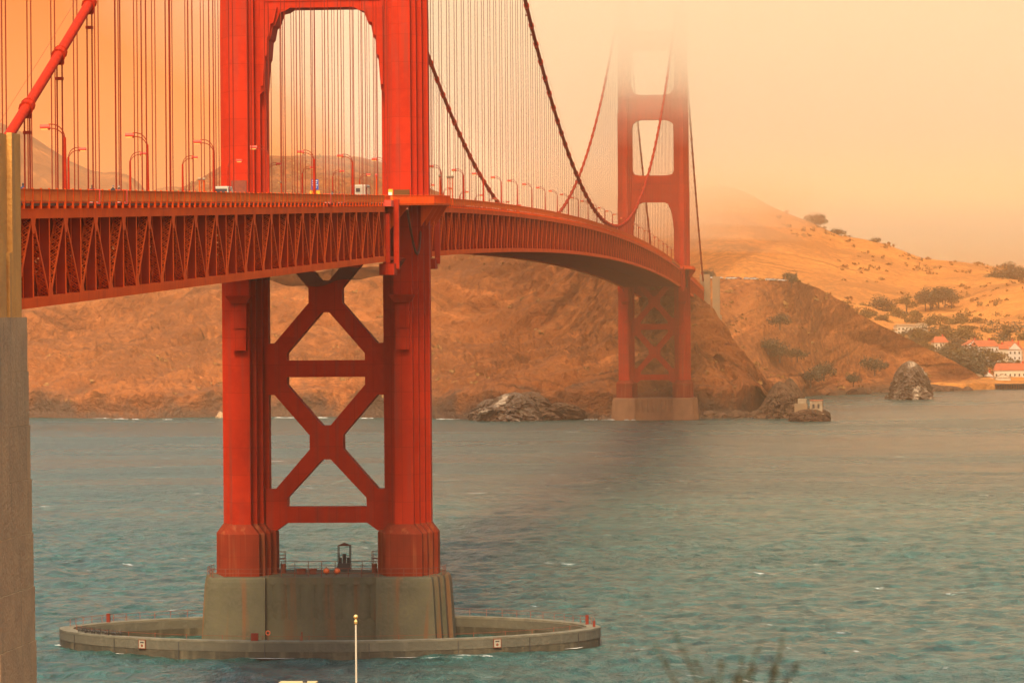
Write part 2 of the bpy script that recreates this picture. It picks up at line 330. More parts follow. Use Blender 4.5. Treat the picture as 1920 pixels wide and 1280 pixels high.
# ------------------------------------------------------------------ hills
def hill(name, rows, mtl, label, nx=260, nz=90, amp=6., gully=10., seed=1, shear=.6, edge=None):
    # rows: list of curves (each a list of world points, same order); lofted smoothly bottom -> crest -> back
    cur = []
    for pts in rows:
        p = np.array([tuple(v) for v in pts], float); d = np.r_[0, np.cumsum(np.linalg.norm(np.diff(p[:, :2], axis=0), axis=1))]; d /= d[-1]
        t = np.linspace(0, 1, nx); cur.append(np.stack([np.interp(t, d, p[:, k]) for k in range(3)], -1))
    cur = np.array(cur); m = len(rows); tt = np.linspace(0, m-1, nz); P = np.zeros((nz, nx, 3))
    for j, t in enumerate(tt):
        k = min(int(t), m-2); f = t-k; P[j] = cur[k]*(1-f) + cur[k+1]*f
    Z = P[:, :, 2].copy()
    for _ in range(2): Z[1:-1] = (Z[:-2]+2*Z[1:-1]+Z[2:])/4
    P[:, :, 2] = Z
    s = np.cumsum(np.r_[0, np.linalg.norm(np.diff(cur[1][:, :2], axis=0), axis=1)])[None, :].repeat(nz, 0)
    v = np.cumsum(np.concatenate([np.zeros((1, nx)), np.linalg.norm(np.diff(P, axis=0), axis=2)], 0), 0)
    g = fbm((s-shear*v)/44., v/170., seed, 6, .5); rg = 1-np.abs(2*g-1); g2 = fbm((s-shear*.8*v)/11., v/34., seed+3, 5, .6); rg = rg + .3*(1-np.abs(2*g2-1)) - .15
    f2 = fbm(s/18., v/18., seed+7, 6, .6)-.5
    fade = np.clip((tt-.5)/ .9, 0, 1)[:, None]*np.clip((m-1-tt)/.4, 0, 1)[:, None]
    crest = np.exp(-((tt-(m-2))/.28)**2)[:, None]
    dz = ((rg-.6)*gully*(1-.85*crest) + f2*amp*(1-.5*crest))*fade
    P[:, :, 1] -= dz*.9; P[:, :, 2] += dz*.7
    P[:, :, 2] = np.where(tt[:, None] < .25, np.minimum(P[:, :, 2], 30), P[:, :, 2])
    o = obj(name, grid_mesh(name, P, np.stack([s, v], -1)), mtl); tag(o, label, kind='structure'); return P
def C(*p): return [at(x, y, Y) for x, y, Y in p]
def low(pts, dz=-3.): return [Vector((p.x, p.y, dz)) for p in pts]
sh = [(-760,790),(-400,787),(-80,784),(60,783),(240,785),(400,782),(600,781),(830,785),(940,788),(1060,787),(1150,785),(1230,783),(1310,783),(1380,782),(1430,778),(1455,772)]
shore = [atZ(x, y) for x, y in sh]
ft = [(p + Vector((0, 9, 10))) for p in shore]; ft[-1] = shore[-1]+Vector((0, 6, 2))
md = C((-760,646,1500),(-400,642,1500),(-80,640,1500),(60,640,1500),(240,635,1500),(400,632,1500),(600,632,1500),(830,645,1480),(940,640,1470),(1060,640,1450),(1150,650,1420),(1230,665,1390),(1310,680,1375),(1380,715,1360),(1430,752,1340),(1456,768,1330))
hi_ = C((-760,520,1640),(-400,508,1640),(-80,500,1640),(60,500,1640),(240,490,1640),(400,440,1640),(600,440,1640),(830,470,1600),(940,490,1570),(1060,500,1540),(1150,535,1480),(1230,555,1440),(1310,600,1420),(1380,670,1400),(1430,742,1370),(1457,766,1350))
cr = C((-760,430,1800),(-400,400,1800),(-80,420,1800),(60,420,1800),(240,392,1800),(380,333,1800),(425,303,1800),(455,288,1800),(540,287,1800),(680,293,1800),(740,310,1800),(800,346,1790),(850,376,1780),(960,430,1720),(1100,492,1600),(1170,530,1520),(1250,546,1490),(1310,560,1470),(1335,590,1455),(1365,640,1440),(1400,690,1420),(1438,740,1390),(1458,765,1370))
bk = [Vector((p.x*1.02, p.y+260, max(-3, p.z*.25))) for p in cr]
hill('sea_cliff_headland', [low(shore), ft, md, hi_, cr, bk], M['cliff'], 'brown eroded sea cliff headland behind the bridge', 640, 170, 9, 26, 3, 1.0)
# slope right of the far tower
sh3 = [atZ(x, y) for x, y in ((1290,765),(1400,757),(1470,750),(1510,744),(1540,741),(1600,738),(1640,736),(1700,734),(1800,732),(1850,730))]
f3 = [p+Vector((0, 14, 3)) for p in sh3]
m3 = C((1290,690,1640),(1350,690,1660),(1420,690,1690),(1500,695,1760),(1560,704,1825),(1620,710,1870),(1680,714,1894),(1740,718,1908),(1800,723,1920),(1852,726,1932))
h3 = C((1290,600,1690),(1350,600,1700),(1420,600,1730),(1500,605,1785),(1560,622,1845),(1620,645,1885),(1680,668,1908),(1740,690,1922),(1800,710,1932),(1853,724,1938))
c3 = C((1290,515,1760),(1350,517,1760),(1420,520,1768),(1500,523,1800),(1540,538,1835),(1580,562,1855),(1610,585,1872),(1660,612,1892),(1720,642,1915),(1780,672,1930),(1830,700,1940),(1855,722,1944))
b3 = [Vector((p.x+8, p.y+130, max(-2, p.z*.3))) for p in c3]
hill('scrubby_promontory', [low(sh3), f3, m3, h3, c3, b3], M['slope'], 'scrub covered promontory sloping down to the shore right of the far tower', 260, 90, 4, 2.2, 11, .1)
# golden hill with the settlement at its foot
sh4 = [atZ(x, y) for x, y in ((1150,738),(1400,736),(1640,733),(1800,731.5),(1860,730),(1920,729.5),(2060,729),(2400,727),(2800,724))]
f4 = [p+Vector((0, 6, 3.2)) for p in sh4]
p4 = C((1150,700,2060),(1400,700,2060),(1640,690,2080),(1800,690,2080),(1860,690,2080),(1920,690,2080),(2060,690,2080),(2400,690,2080),(2800,690,2080))
q4 = C((1150,640,2200),(1400,630,2200),(1640,620,2220),(1800,615,2220),(1860,615,2220),(1920,612,2200),(2060,600,2180),(2400,590,2180),(2800,600,2180))
g4 = C((1150,580,2420),(1400,540,2420),(1600,560,2420),(1720,590,2400),(1800,585,2400),(1870,560,2400),(1920,548,2400),(2060,530,2400),(2400,510,2400),(2800,520,2400))
c4 = C((1130,480,2800),(1180,425,2800),(1210,402,2800),(1250,385,2800),(1300,350,2800),(1350,335,2800),(1400,352,2800),(1440,376,2800),(1480,395,2800),(1520,410,2800),(1550,425,2800),(1575,437,2800),(1610,442,2800),(1660,452,2800),(1700,468,2800),(1735,480,2800),(1800,487,2800),(1860,496,2800),(1895,504,2800),(1930,522,2800),(2060,535,2800),(2400,480,2800),(2800,450,2800))
b4 = [Vector((p.x*1.02, p.y+500, p.z*.3)) for p in c4]
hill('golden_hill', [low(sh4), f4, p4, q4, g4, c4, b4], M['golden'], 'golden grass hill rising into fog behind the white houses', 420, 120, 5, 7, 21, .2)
# far hills at the left
c2 = C((-900,170,3300),(-500,110,3300),(-160,150,3300),(-60,185,3300),(0,213,3300),(30,228,3300),(60,241,3300),(100,266,3300),(140,293,3300),(180,311,3300),(200,313,3300),(225,311,3300),(250,320,3300),(268,346,3300),(285,352,3300),(300,343,3300),(330,340,3300),(355,343,3300),(400,360,3300),(520,400,3300))
f2 = [Vector((p.x, 2750, 8)) for p in c2]; m2 = [Vector((p.x, 3000, 8+(p.z-8)*.5)) for p in c2]; b2 = [Vector((p.x, 3900, p.z*.2)) for p in c2]
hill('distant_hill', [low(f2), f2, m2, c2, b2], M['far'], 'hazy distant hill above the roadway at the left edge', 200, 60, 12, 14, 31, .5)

# ------------------------------------------------------------------ near shore (below the frame)
g0 = [(-2000,5),(84,5),(2000,5)]
gy = [(-760,53.2),(-662,53.6),(-650,52.6),(-600,44.5),(-500,28),(-410,11),(-350,6),(-336,5),(-329,-4)]
P = np.array([[(x, y, z + (0 if y > -660 else 0)) for x in np.linspace(-900, 900, 60)] for y, z in gy])
P[1:-1, :, 2] += (fbm(P[1:-1, :, 0]/40., P[1:-1, :, 1]/40., 2, 4)-.5)*.8
o = obj('ground', grid_mesh('ground', P), M['slope']); tag(o, 'scrubby near shore sloping to the water below the viewpoint', kind='structure')
ul = o.data.uv_layers.new(name='slope')

# ================================================================== BRIDGE
SPAN = 1280.2; CX = 13.72; PAN = 15.24
def zb(Y):                                  # underside of the bottom chord
    if Y < 0: return 63.8 + .0253*Y
    if Y > SPAN: return 63.8 - .0253*(Y-SPAN)
    return 70.8 - 7.0*((Y-SPAN/2)/(SPAN/2))**2
def slope(Y): return math.atan((zb(Y+1)-zb(Y-1))/2)
TOPZ = 220.0
def zc(Y):                                  # main cable centre
    if Y < 0: return TOPZ + .549*Y + 2.85e-4*Y*Y
    if Y > SPAN: return TOPZ - .549*(Y-SPAN) + 2.85e-4*(Y-SPAN)**2
    return 82.1 + (TOPZ-82.1)*((Y-SPAN/2)/(SPAN/2))**2

# ---- towers
def step_ring(a0, hl, dx, dy, z, cx):
    q = [(a0, -hl)]
    x, y = a0, -hl
    for _ in range(3):
        y += dy; q.append((x, y)); x += dx; q.append((x, y))
    right = q + [(px, -py) for px, py in reversed(q)]
    ring = right + [(-px, py) for px, py in reversed(right)]
    return [(cx+px, py, z) for px, py in ring]
def tower(name, label, Y0):
    t = thing(name, label, 'tower', (0, Y0, 10.7))
    O = -10.7
    for sx_ in (-1, 1):
        cx = sx_*CX
        A = lambda z, k=0.: step_ring(1.56-k*.25, 7.0-k*.9, .79-k*.09, 1.9-k*.15, z+O, cx)
        leg = MB().loft([A(19.3), A(60), A(103, .05)]).build('leg', M['steel'], t)
        pl = MB().loft([step_ring(3.08, 8.23, .68, 2.15, 10.5+O, cx), step_ring(3.05, 8.2, .68, 2.15, 17.7+O, cx), A(19.32)]).build('leg_base', M['plinth'], t)
        MB().loft([A(103.02, .05), A(119, .5), A(150, .55)]).build('leg_shaft', M['steel'], t)
        MB().loft([A(150.02, 1.2), A(188, 1.3), A(188.02, 1.9), A(216, 2.0)]).build('upper_leg_shaft', M['steel'], t)
        MB().box(cx-3.4, cx+3.4, -5, 5, 216+O, 219+O).box(cx-1.8, cx+1.8, -3.5, 3.5, 219+O, 221.5+O).build('cable_saddle', M['steel'], t)
        # small balcony on the south face below the deck
        b = MB().box(cx-1.2, cx+1.2, -7.9, -6.9, 52.2+O, 57.5+O).box(cx-1.1, cx+1.1, -8.0, -6.9, 48.5+O, 52.0+O)
        b.build('cover_plate', M['steel'], t)
        b = MB().loft([[(cx-1.3, -8.6, 56.4+O), (cx+1.3, -8.6, 56.4+O), (cx+1.3, -6.9, 56.4+O), (cx-1.3, -6.9, 56.4+O)],
                       [(cx-2.2, -9.6, 57.7+O), (cx+2.2, -9.6, 57.7+O), (cx+2.2, -6.9, 57.7+O), (cx-2.2, -6.9, 57.7+O)]])
        for i in range(5): b.bar((cx-2.1+1.05*i, -9.5, 57.7+O), (cx-2.1+1.05*i, -9.5, 58.9+O), .06, .06, (0, 1, 0))
        b.bar((cx-2.1, -9.5, 58.9+O), (cx+2.1, -9.5, 58.9+O), .07, .07).build('balcony', M['steel'], t)
    def pr(nm, poly, d=1.6, m='steel'): return MB().prism([(x, z+O) for x, z in poly], -d, d).build(nm, M[m], t)
    node = [(-2.85,58.9),(-2.85,56.4),(-.65,54.8),(.65,54.8),(2.85,56.4),(2.85,58.9),(.7,60.2),(-.7,60.2)]
    pr('brace_node', node, 1.62); pr('brace_node', [(-2.85,34.1),(-2.85,31.7),(-.7,30),(.7,30),(2.85,31.7),(2.85,34.1),(.7,35.7),(-.7,35.7)], 1.62)
    for s in (-1, 1):
        f = lambda P: [(s*x, z) for x, z in P]
        pr('diagonal_brace', f([(2.85,56.4),(8.75,49.6),(6.65,47.9),(.65,54.8)]))
        pr('diagonal_brace', f([(2.85,58.9),(5.3,61.8),(9.9,67.2),(7.6,68.6),(1.9,61.6),(.7,60.2)]))
        pr('diagonal_brace', f([(2.85,31.7),(8.7,25.0),(6.75,23.5),(.7,30)]))
        pr('diagonal_brace', f([(2.85,34.1),(8.75,40.9),(6.65,42.6),(.7,35.7)]))
        pr('gusset_block', f([(8.75,49.6),(10.4,49.6),(10.4,40.9),(8.75,40.9),(6.65,42.6),(6.65,47.9)]), 1.63)
        pr('gusset_block', f([(8.7,25),(10.4,25),(10.4,18.0),(8.6,18.0),(6.8,19.3),(6.75,23.5)]), 1.63)
    pr('horizontal_strut', [(-6.65,43.9),(6.65,43.9),(6.65,46.7),(-6.65,46.7)])
    pr('horizontal_strut', [(-6.8,19.3),(6.8,19.3),(6.8,22.0),(-6.8,22.0)])
    pr('deck_strut', [(-10.2,69.5),(10.2,69.5),(10.2,71.5),(-10.2,71.5)], 3.0)
    # portals above the road; the lowest has stepped art-deco brackets
    L1 = [(10.6,91.6),(9.9,92.2),(9.55,97.2),(9.3,97.6),(9.05,100.6),(8.7,101.0),(8.35,102.9),(7.9,103.2),(7.1,105.4),(6.2,105.6),(5.4,106.1)]
    pr('portal_strut', [(10.6, 119), (-10.6, 119)] + [(-x, z) for x, z in L1] + [(x, z) for x, z in reversed(L1)], 3.2)
    for s in (-1, 1):                                                     # bracket facings standing proud of the strut
        MB().prism([(s*x, z+O) for x, z in [(10.4,93),(9.95,93),(9.7,97.9),(9.3,98.1),(9.2,101.2),(8.8,101.5),(8.6,103.4),(8.1,103.6),(7.5,106.2),(10.4,106.2)]], -3.9, -3.2).build('stepped_bracket', M['steel'], t)
    for i in range(4): MB().box(-9.8+i*.3, 9.8-i*.3, -3.35-.12*i, -3.2, 107.2+2.7*i+O, 109.2+2.7*i+O).build('strut_panel', M['steel'], t)
    def por(z0, z1, ch, hw, d):
        q = [(hw, z0-ch), (hw-.5, z0-ch*.45), (hw-ch*.5, z0-.6), (hw-ch, z0)]
        w = [(hw-ch, z1), (hw-ch*.4, z1+.5), (hw-.4, z1+ch*.5), (hw, z1+ch*.8)]
        e = 1.2
        poly = [(hw+e, z0-ch)] + q + [(-x, z) for x, z in reversed(q)] + [(-hw-e, z0-ch), (-hw-e, z1+ch*.8)] + [(-x, z) for x, z in reversed(w)] + w + [(hw+e, z1+ch*.8)]
        pr('portal_strut', poly, d)
    por(146.4, 158.6, 4.5, 10.3, 2.8); por(180.3, 190, 3.5, 11.0, 2.4); por(207, 216, 3, 11.4, 2.2)
    pr('strut_lip', [(10.0,119.0),(-10.0,119.0),(-10.0,121.4),(-9.2,119.8),(-6.5,119.2),(6.5,119.2),(9.2,119.8),(10.0,121.4)], 2.9)
    MB().box(-CX-1.3, -CX+1.3, -7.25, -6.9, 73.5+O, 77+O).build('access_door', M['rail'], t); MB().box(CX-1.3, CX+1.3, -7.25, -6.9, 73.3+O, 75.2+O).build('access_door', M['door'], t)
    return t
ts = tower('bridge_tower', 'near orange-red suspension tower with X bracing standing inside the oval fender', 0.)
tn = tower('bridge_tower', 'far orange-red suspension tower with its top lost in fog', SPAN)

# ---- piers
def pier(name, label, Y0, mtl):
    t = thing(name, label, 'bridge pier', (0, Y0, 0))
    def half(s):
        q = [(9.3, -11.0), (18.7, -11.0), (18.7, -8.2), (19.4, -8.2), (19.4, -5.2), (20.05, -5.2), (20.05, -2.2), (20.7, -2.2)]
        q = q + [(x, -y) for x, y in reversed(q)]
        ring = lambda k, z, e=0.: [(s*(9.3+(x-9.3)*k) if x > 9.31 else s*9.3, y*k + (0), z) for x, y in q]
        MB().loft([ring(1.075, -3), ring(1.055, 1.2), ring(1.012, 9.0), ring(1.0, 9.9), ring(.985, 10.45), ring(.96, 10.68)]).build('pier_block', mtl, t)
    half(1); half(-1)
    m = MB(); nseg = 8*8
    for z0, z1, front, amp in ((-3, 3.3, -10.25, .0), (3.3, 9.8, -9.75, .36), (9.8, 10.66, -10.0, 0)):
        if amp == 0: m.box(-9.35, 9.35, front, 9.6, z0+.001, z1)
        else:
            P0 = [(-9.35+18.7*i/nseg, front - amp*abs(math.cos(math.pi*8*i/nseg))) for i in range(nseg+1)] + [(9.35, 9.6), (-9.35, 9.6)]
            m.loft([[(x, y, z0+.002) for x, y in P0], [(x, y, z1-.002) for x, y in P0]])
    for i in range(9):                      # chevron sills top and bottom of the flutes
        x = -9.35+18.7*i/8
        if i < 8: m.prism([(x, 3.25), (x+2.3375, 3.25), (x+1.169, 4.0)], -10.24, -9.5); m.prism([(x, 9.9), (x+1.169, 9.3), (x+2.3375, 9.9)], -9.99, -9.5)
    m.build('fluted_wall', mtl, t)
    # edge railing
    pts = []
    for x, y in [(-19.9,2),(-19.9,-4.7),(-18.2,-10.2),(-9.6,-10.3),(-9.0,-9.4),(9.0,-9.4),(9.6,-10.3),(18.2,-10.2),(19.9,-4.7),(19.9,2)]: pts.append((x, y))
    def rails(P, z):
        pm = MB().box(-.05, .05, -.05, .05, 0, 1.5).mesh('railing_post')
        for (ax, ay), (bx, by) in zip(P[:-1], P[1:]):
            n = max(1, int(round(math.hypot(bx-ax, by-ay)/2.4)))
            for i in range(n): obj('railing_post', pm, M['rail'], t, (ax+(bx-ax)*i/n, ay+(by-ay)*i/n, z))
        for h in (.75, 1.5): MB().tube([(x, y, z+h) for x, y in P], .05, 5).build('handrail', M['rail'], t)
    rails(pts, 10.6)
    if Y0 == 0: rails([(-18, 10.2), (-9.3, 9.2), (9.3, 9.2), (18, 10.2)], 10.6)
    return t
ps = pier('concrete_pier', 'stained concrete pier with fluted wall carrying the near tower', 0., M['conc'])
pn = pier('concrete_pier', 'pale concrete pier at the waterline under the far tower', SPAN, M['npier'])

# ---- oval fender
fd = thing('pier_fender', 'low oval concrete fender ring around the near pier', 'fender', (2.0, -16, 0))
def oval(a, b, n=96, e=1.72):
    return [(math.copysign(abs(math.cos(t))**(2/e if e < 2 else 1), math.cos(t))*a, math.copysign(abs(math.sin(t))**(2/e if e < 2 else 1), math.sin(t))*b) for t in [2*math.pi*k/n for k in range(n)]]
def oval2(a, b, n=96):
    out = []
    for k in range(n):
        t = 2*math.pi*k/n; c, s = math.cos(t), math.sin(t)
        out.append((a*math.copysign(abs(c)**.93, c), b*math.copysign(abs(s)**1.25, s)))
    return out
def ringwall(mb, a, b, th, z0, z1, out=0.):
    o_ = oval2(a+out, b+out); i_ = oval2(a-th, b-th); n = len(o_)
    V = [(x, y, z) for z in (z0, z1) for x, y in o_] + [(x, y, z) for z in (z0, z1) for x, y in i_]
    F = []
    for k in range(n):
        j = (k+1) % n
        F += [(k, j, n+j, n+k), (2*n+j, 2*n+k, 3*n+k, 3*n+j), (n+k, n+j, 3*n+j, 3*n+k), (j, k, 2*n+k, 2*n+j)]
    return mb.add(V, F)
ringwall(MB(), 44.9, 28, 2.6, -3, 1.15).build('lower_wall', M['concw'], fd)
ringwall(MB(), 44.96, 28.06, 2.66, 1.16, 2.55).build('upper_wall', M['conc2'], fd)
ringwall(MB(), 45.0, 28.1, 2.3, 2.56, 2.85).build('coping', M['coping'], fd)
for k in range(96):                                                    # construction joints
    if k % 5 == 0:
        x, y = oval2(45.02, 28.12)[k]; a = math.atan2(y*3.6, x)
        MB().box(-.02, .05, -.05, .05, -1, 2.5).build('joint', M['dark'], fd, loc=(x, y, 0)).rotation_euler = (0, 0, a)
fpm = MB().box(-.045, .045, -.045, .045, 0, 1.25).mesh('railing_post'); O2 = oval2(44.3, 27.4, 160)
far_rim = [p for p in O2[4:77]]
for p in far_rim[::2]: obj('railing_post', fpm, M['rail'], fd, (p[0], p[1], 2.84))
MB().tube([(x, y, 4.05) for x, y in far_rim], .032, 5).build('handrail', M['rail'], fd)
MB().tube([(x, y, 3.5) for x, y in far_rim], .028, 5).build('handrail', M['rail'], fd)
inn = oval2(42.2, 25.2, 160)
MB().tube([(x, y, 3.4) for x, y in inn[84:156]], .03, 5).build('inner_handrail', M['rail'], fd)
for p in inn[84:156:4]: obj('railing_post', fpm, M['rail'], fd, (p[0], p[1], 2.3))

def sign_board(px, py, w, h, label):
    p = at(px, py, -42); k = min(oval2(45.0, 28.1, 400), key=lambda q: abs(q[0]+2.0-p.x) + (50 if q[1] > 0 else 0))
    t = thing('notice_board', label, 'sign', (k[0]+2.0, k[1]-16-.12, 1.9)); a = math.atan2(-k[0]/45.5**2, -k[1]/28**2)
    t.rotation_euler = (0, 0, -a)
    MB().box(-w/2, w/2, -.06, .06, -h/2, h/2).build('board', M['board'], t)
    fr = MB()
    for x0, x1, z0, z1 in ((-w/2-.1,w/2+.1,h/2,h/2+.1),(-w/2-.1,w/2+.1,-h/2-.1,-h/2),(-w/2-.1,-w/2,-h/2,h/2),(w/2,w/2+.1,-h/2,h/2)): fr.box(x0, x1, -.09, .06, z0, z1)
    fr.build('frame', M['rail'], t)
    MB().box(-w*.3, w*.3, -.075, -.06, h*.15, h*.32).build('printed_mark', M['dark'], t); MB().ball((0, -.05, -h*.18), .24, 10, 6, (1, .2, 1)).build('printed_mark', M['rail'], t)
sign_board(259, 1196, 1.15, 1.25, 'white notice board with orange frame on the left side of the fender wall')
sign_board(925, 1195, 1.15, 1.25, 'white notice board with orange frame on the right side of the fender wall')

# ---- truss spans
def diag_mesh(up):                        # box diagonal with side plates and X lacing; local y 0..7.62, z 0..1
    m = MB(); z0, z1 = (.95, 7.9) if up else (7.9, .95); y0, y1 = .35, 7.27
    for x in (.42, -.42): m.bar((x, y0, z0), (x, y1, z1), .06, .40, (0, 0, 1))
    n = 11; d = Vector((0, y1-y0, z1-z0)).normalized(); nn = Vector((0, -d.z, d.y))
    for off in (-.19, .19):
        for i in range(n):
            a = Vector((0, y0+(y1-y0)*i/n, z0+(z1-z0)*i/n)) + nn*off; b = Vector((0, y0+(y1-y0)*(i+1)/n, z0+(z1-z0)*(i+1)/n)) + nn*off
            m.bar(a+Vector((-.42,0,0)), b+Vector((.42,0,0)), .09, .03, nn); m.bar(a+Vector((.42,0,0)), b+Vector((-.42,0,0)), .09, .03, nn)
    return m
DN = diag_mesh(False).mesh('diagonal'); UPM = diag_mesh(True).mesh('diagonal')
VERT = MB().box(-.46, .46, -.05, .05, .9, 7.9).box(.42, .48, -.16, .16, .9, 7.9).box(-.48, -.42, -.16, .16, .9, 7.9).mesh('vertical')
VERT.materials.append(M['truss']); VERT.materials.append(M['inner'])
for pl_ in VERT.polygons: pl_.material_index = 1 if (abs(pl_.center.x) < .2 and abs(pl_.normal.y) > .9) else 0  # web faces get the darkened paint, shade put into the colour
def gus(z0, z1, w0, w1):
    m = MB()
    for x in (.5, -.53): m.loft([[(x, -w0, z0), (x+.03, -w0, z0), (x+.03, w0, z0), (x, w0, z0)], [(x, -w1, z1), (x+.03, -w1, z1), (x+.03, w1, z1), (x, w1, z1)]])
    return m
GT = gus(6.6, 7.95, .45, 1.15).mesh('gusset_plate'); GB = gus(.85, 2.1, 1.15, .45).mesh('gusset_plate')
FB = MB().box(-13.2, 13.2, -.06, .06, 6.3, 8.6).box(-13.2, 13.2, -.25, .25, 6.2, 6.35).box(-13.2, 13.2, -.2, .2, .35, .75)
for k in range(4):
    xa, xb = -13.2+6.6*k, -13.2+6.6*(k+1); za, zb_ = (.6, 6.3) if k % 2 == 0 else (6.3, .6)
    FB.bar((xa, 0, za), (xb, 0, zb_), .3, .3, (0, 1, 0))
FB = FB.mesh('floor_beam')
LAT = MB().bar((-13.2, 0, .45), (13.2, 7.62, .45), .5, .4).bar((13.2, 0, .45), (-13.2, 7.62, .45), .5, .4).mesh('lateral_bracing')
RAILM = MB()
for i in range(64): RAILM.box(-.015, .015, PAN*i/64+.05, PAN*i/64+.05+.085, 9.5, 10.48)
RAILM.box(-.07, .07, 0, PAN, 10.48, 10.56).box(-.04, .04, 0, PAN, 9.42, 9.5)
RAILM = RAILM.mesh('railing_panel')
POST = MB().box(-.09, .09, -.09, .09, 8.8, 10.65).box(-.55, -.05, -.08, .08, 8.82, 9.1).mesh('railing_post')
def bridge_span(label, Y0, Y1, gy, north=False):
    t = thing('bridge_span', label, 'bridge deck', (0, 0, 0))
    ys = list(np.arange(Y0, Y1, PAN)) + [Y1]
    def strip(nm, prof, mt):
        MB().loft([[(x, y, zb(y)+z) for x, z in prof] for y in ys]).build(nm, M[mt], t)
    rect = lambda a, b, c, d: [(a, c), (b, c), (b, d), (a, d)]
    for s in (1, -1):
        x = s*CX
        strip('bottom_chord', rect(x-.55, x+.55, 0, .88), 'truss'); strip('top_chord', rect(x-.55, x+.55, 7.92, 8.72), 'truss')
        strip('fascia_rail', rect(x-.6*(s < 0)+.0, x+.6*(s > 0)+.0, 8.725, 8.80), 'truss')
        strip('kerb_beam', rect(s*11.6-.3, s*11.6+.3, 9.0, 9.55), 'truss')
        strip('sidewalk', rect(min(s*11.9, s*14.0), max(s*11.9, s*14.0), 9.05, 9.3), 'walk')
    strip('roadway', rect(-11.3, 11.3, 8.65, 9.2), 'asphalt')
    inn_ = [y for y in gy if Y0-1 < y < Y1+1]
    east, west = CX, -CX
    for gi, y in enumerate(inn_):
        th = slope(y); z = zb(y); ro = (th, 0, 0)
        obj('gusset_plate', GT, M['truss'], t, (east, y, z), ro)
        if y+7.62 < Y1+.5:
            obj('diagonal', DN, M['truss'], t, (east, y, z), ro); obj('gusset_plate', GB, M['truss'], t, (east, y+7.62, zb(y+7.62)), ro)
            obj('vertical', VERT, M['truss'], t, (east, y+7.62, zb(y+7.62)), ro)
        if y-7.62 > Y0-.5: obj('diagonal', UPM, M['truss'], t, (east, y-7.62, zb(y-7.62)), ro)
        obj('vertical', VERT, M['truss'], t, (east, y, z), ro)
        for k in (0, 1):
            yy = y+7.62*k
            if yy < Y1:
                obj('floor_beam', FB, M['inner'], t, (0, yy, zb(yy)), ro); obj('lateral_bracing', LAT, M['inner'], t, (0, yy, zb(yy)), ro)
        if y+PAN < Y1+9:
            obj('railing_panel', RAILM, M['railp'], t, (14.15, y, z), ro)
            for k in range(4 if gi < 72 else 0): obj('railing_post', POST, M['truss'], t, (14.15, y+PAN*k/4, zb(y+PAN*k/4)))
    # far side truss and railing, seen only through the near one
    tm = bpy.data.meshes.new('far_truss'); bm = bmesh.new()
    for y in inn_:
        for me_, yy in ((DN, y), (UPM, y-7.62), (VERT, y), (VERT, y+7.62), (GT, y), (GB, y+7.62)):
            if Y0-1 < yy and yy+(7.62 if me_ in (DN, UPM) else 0) < Y1+1:
                k0 = len(bm.verts); bm.from_mesh(me_); bm.verts.ensure_lookup_table()
                bmesh.ops.transform(bm, matrix=Matrix.Translation((west, yy, zb(yy))) @ Matrix.Rotation(slope(yy), 4, 'X'), verts=bm.verts[k0:])
    for f_ in bm.faces: f_.material_index = 0
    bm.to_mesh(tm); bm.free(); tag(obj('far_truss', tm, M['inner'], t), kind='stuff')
    strip('far_railing_rail', rect(-14.22, -14.08, 10.4, 10.52), 'truss')
    return t
gS = [-319.84+PAN*k for k in range(-1, 19)]; gM = [46.0+PAN*k for k in range(0, 79)]; gN = [SPAN+45.5+PAN*k for k in range(0, 20)]
spS = bridge_span('orange-red truss deck of the near side span between concrete pylon and near tower', -352, -37.5, gS)
spM = bridge_span('long orange-red truss deck of the main span curving to the far tower', 37.5, SPAN-37.5, gM)
spN = bridge_span('short far side span deck beyond the far tower', SPAN+37.5, SPAN+343, gN)

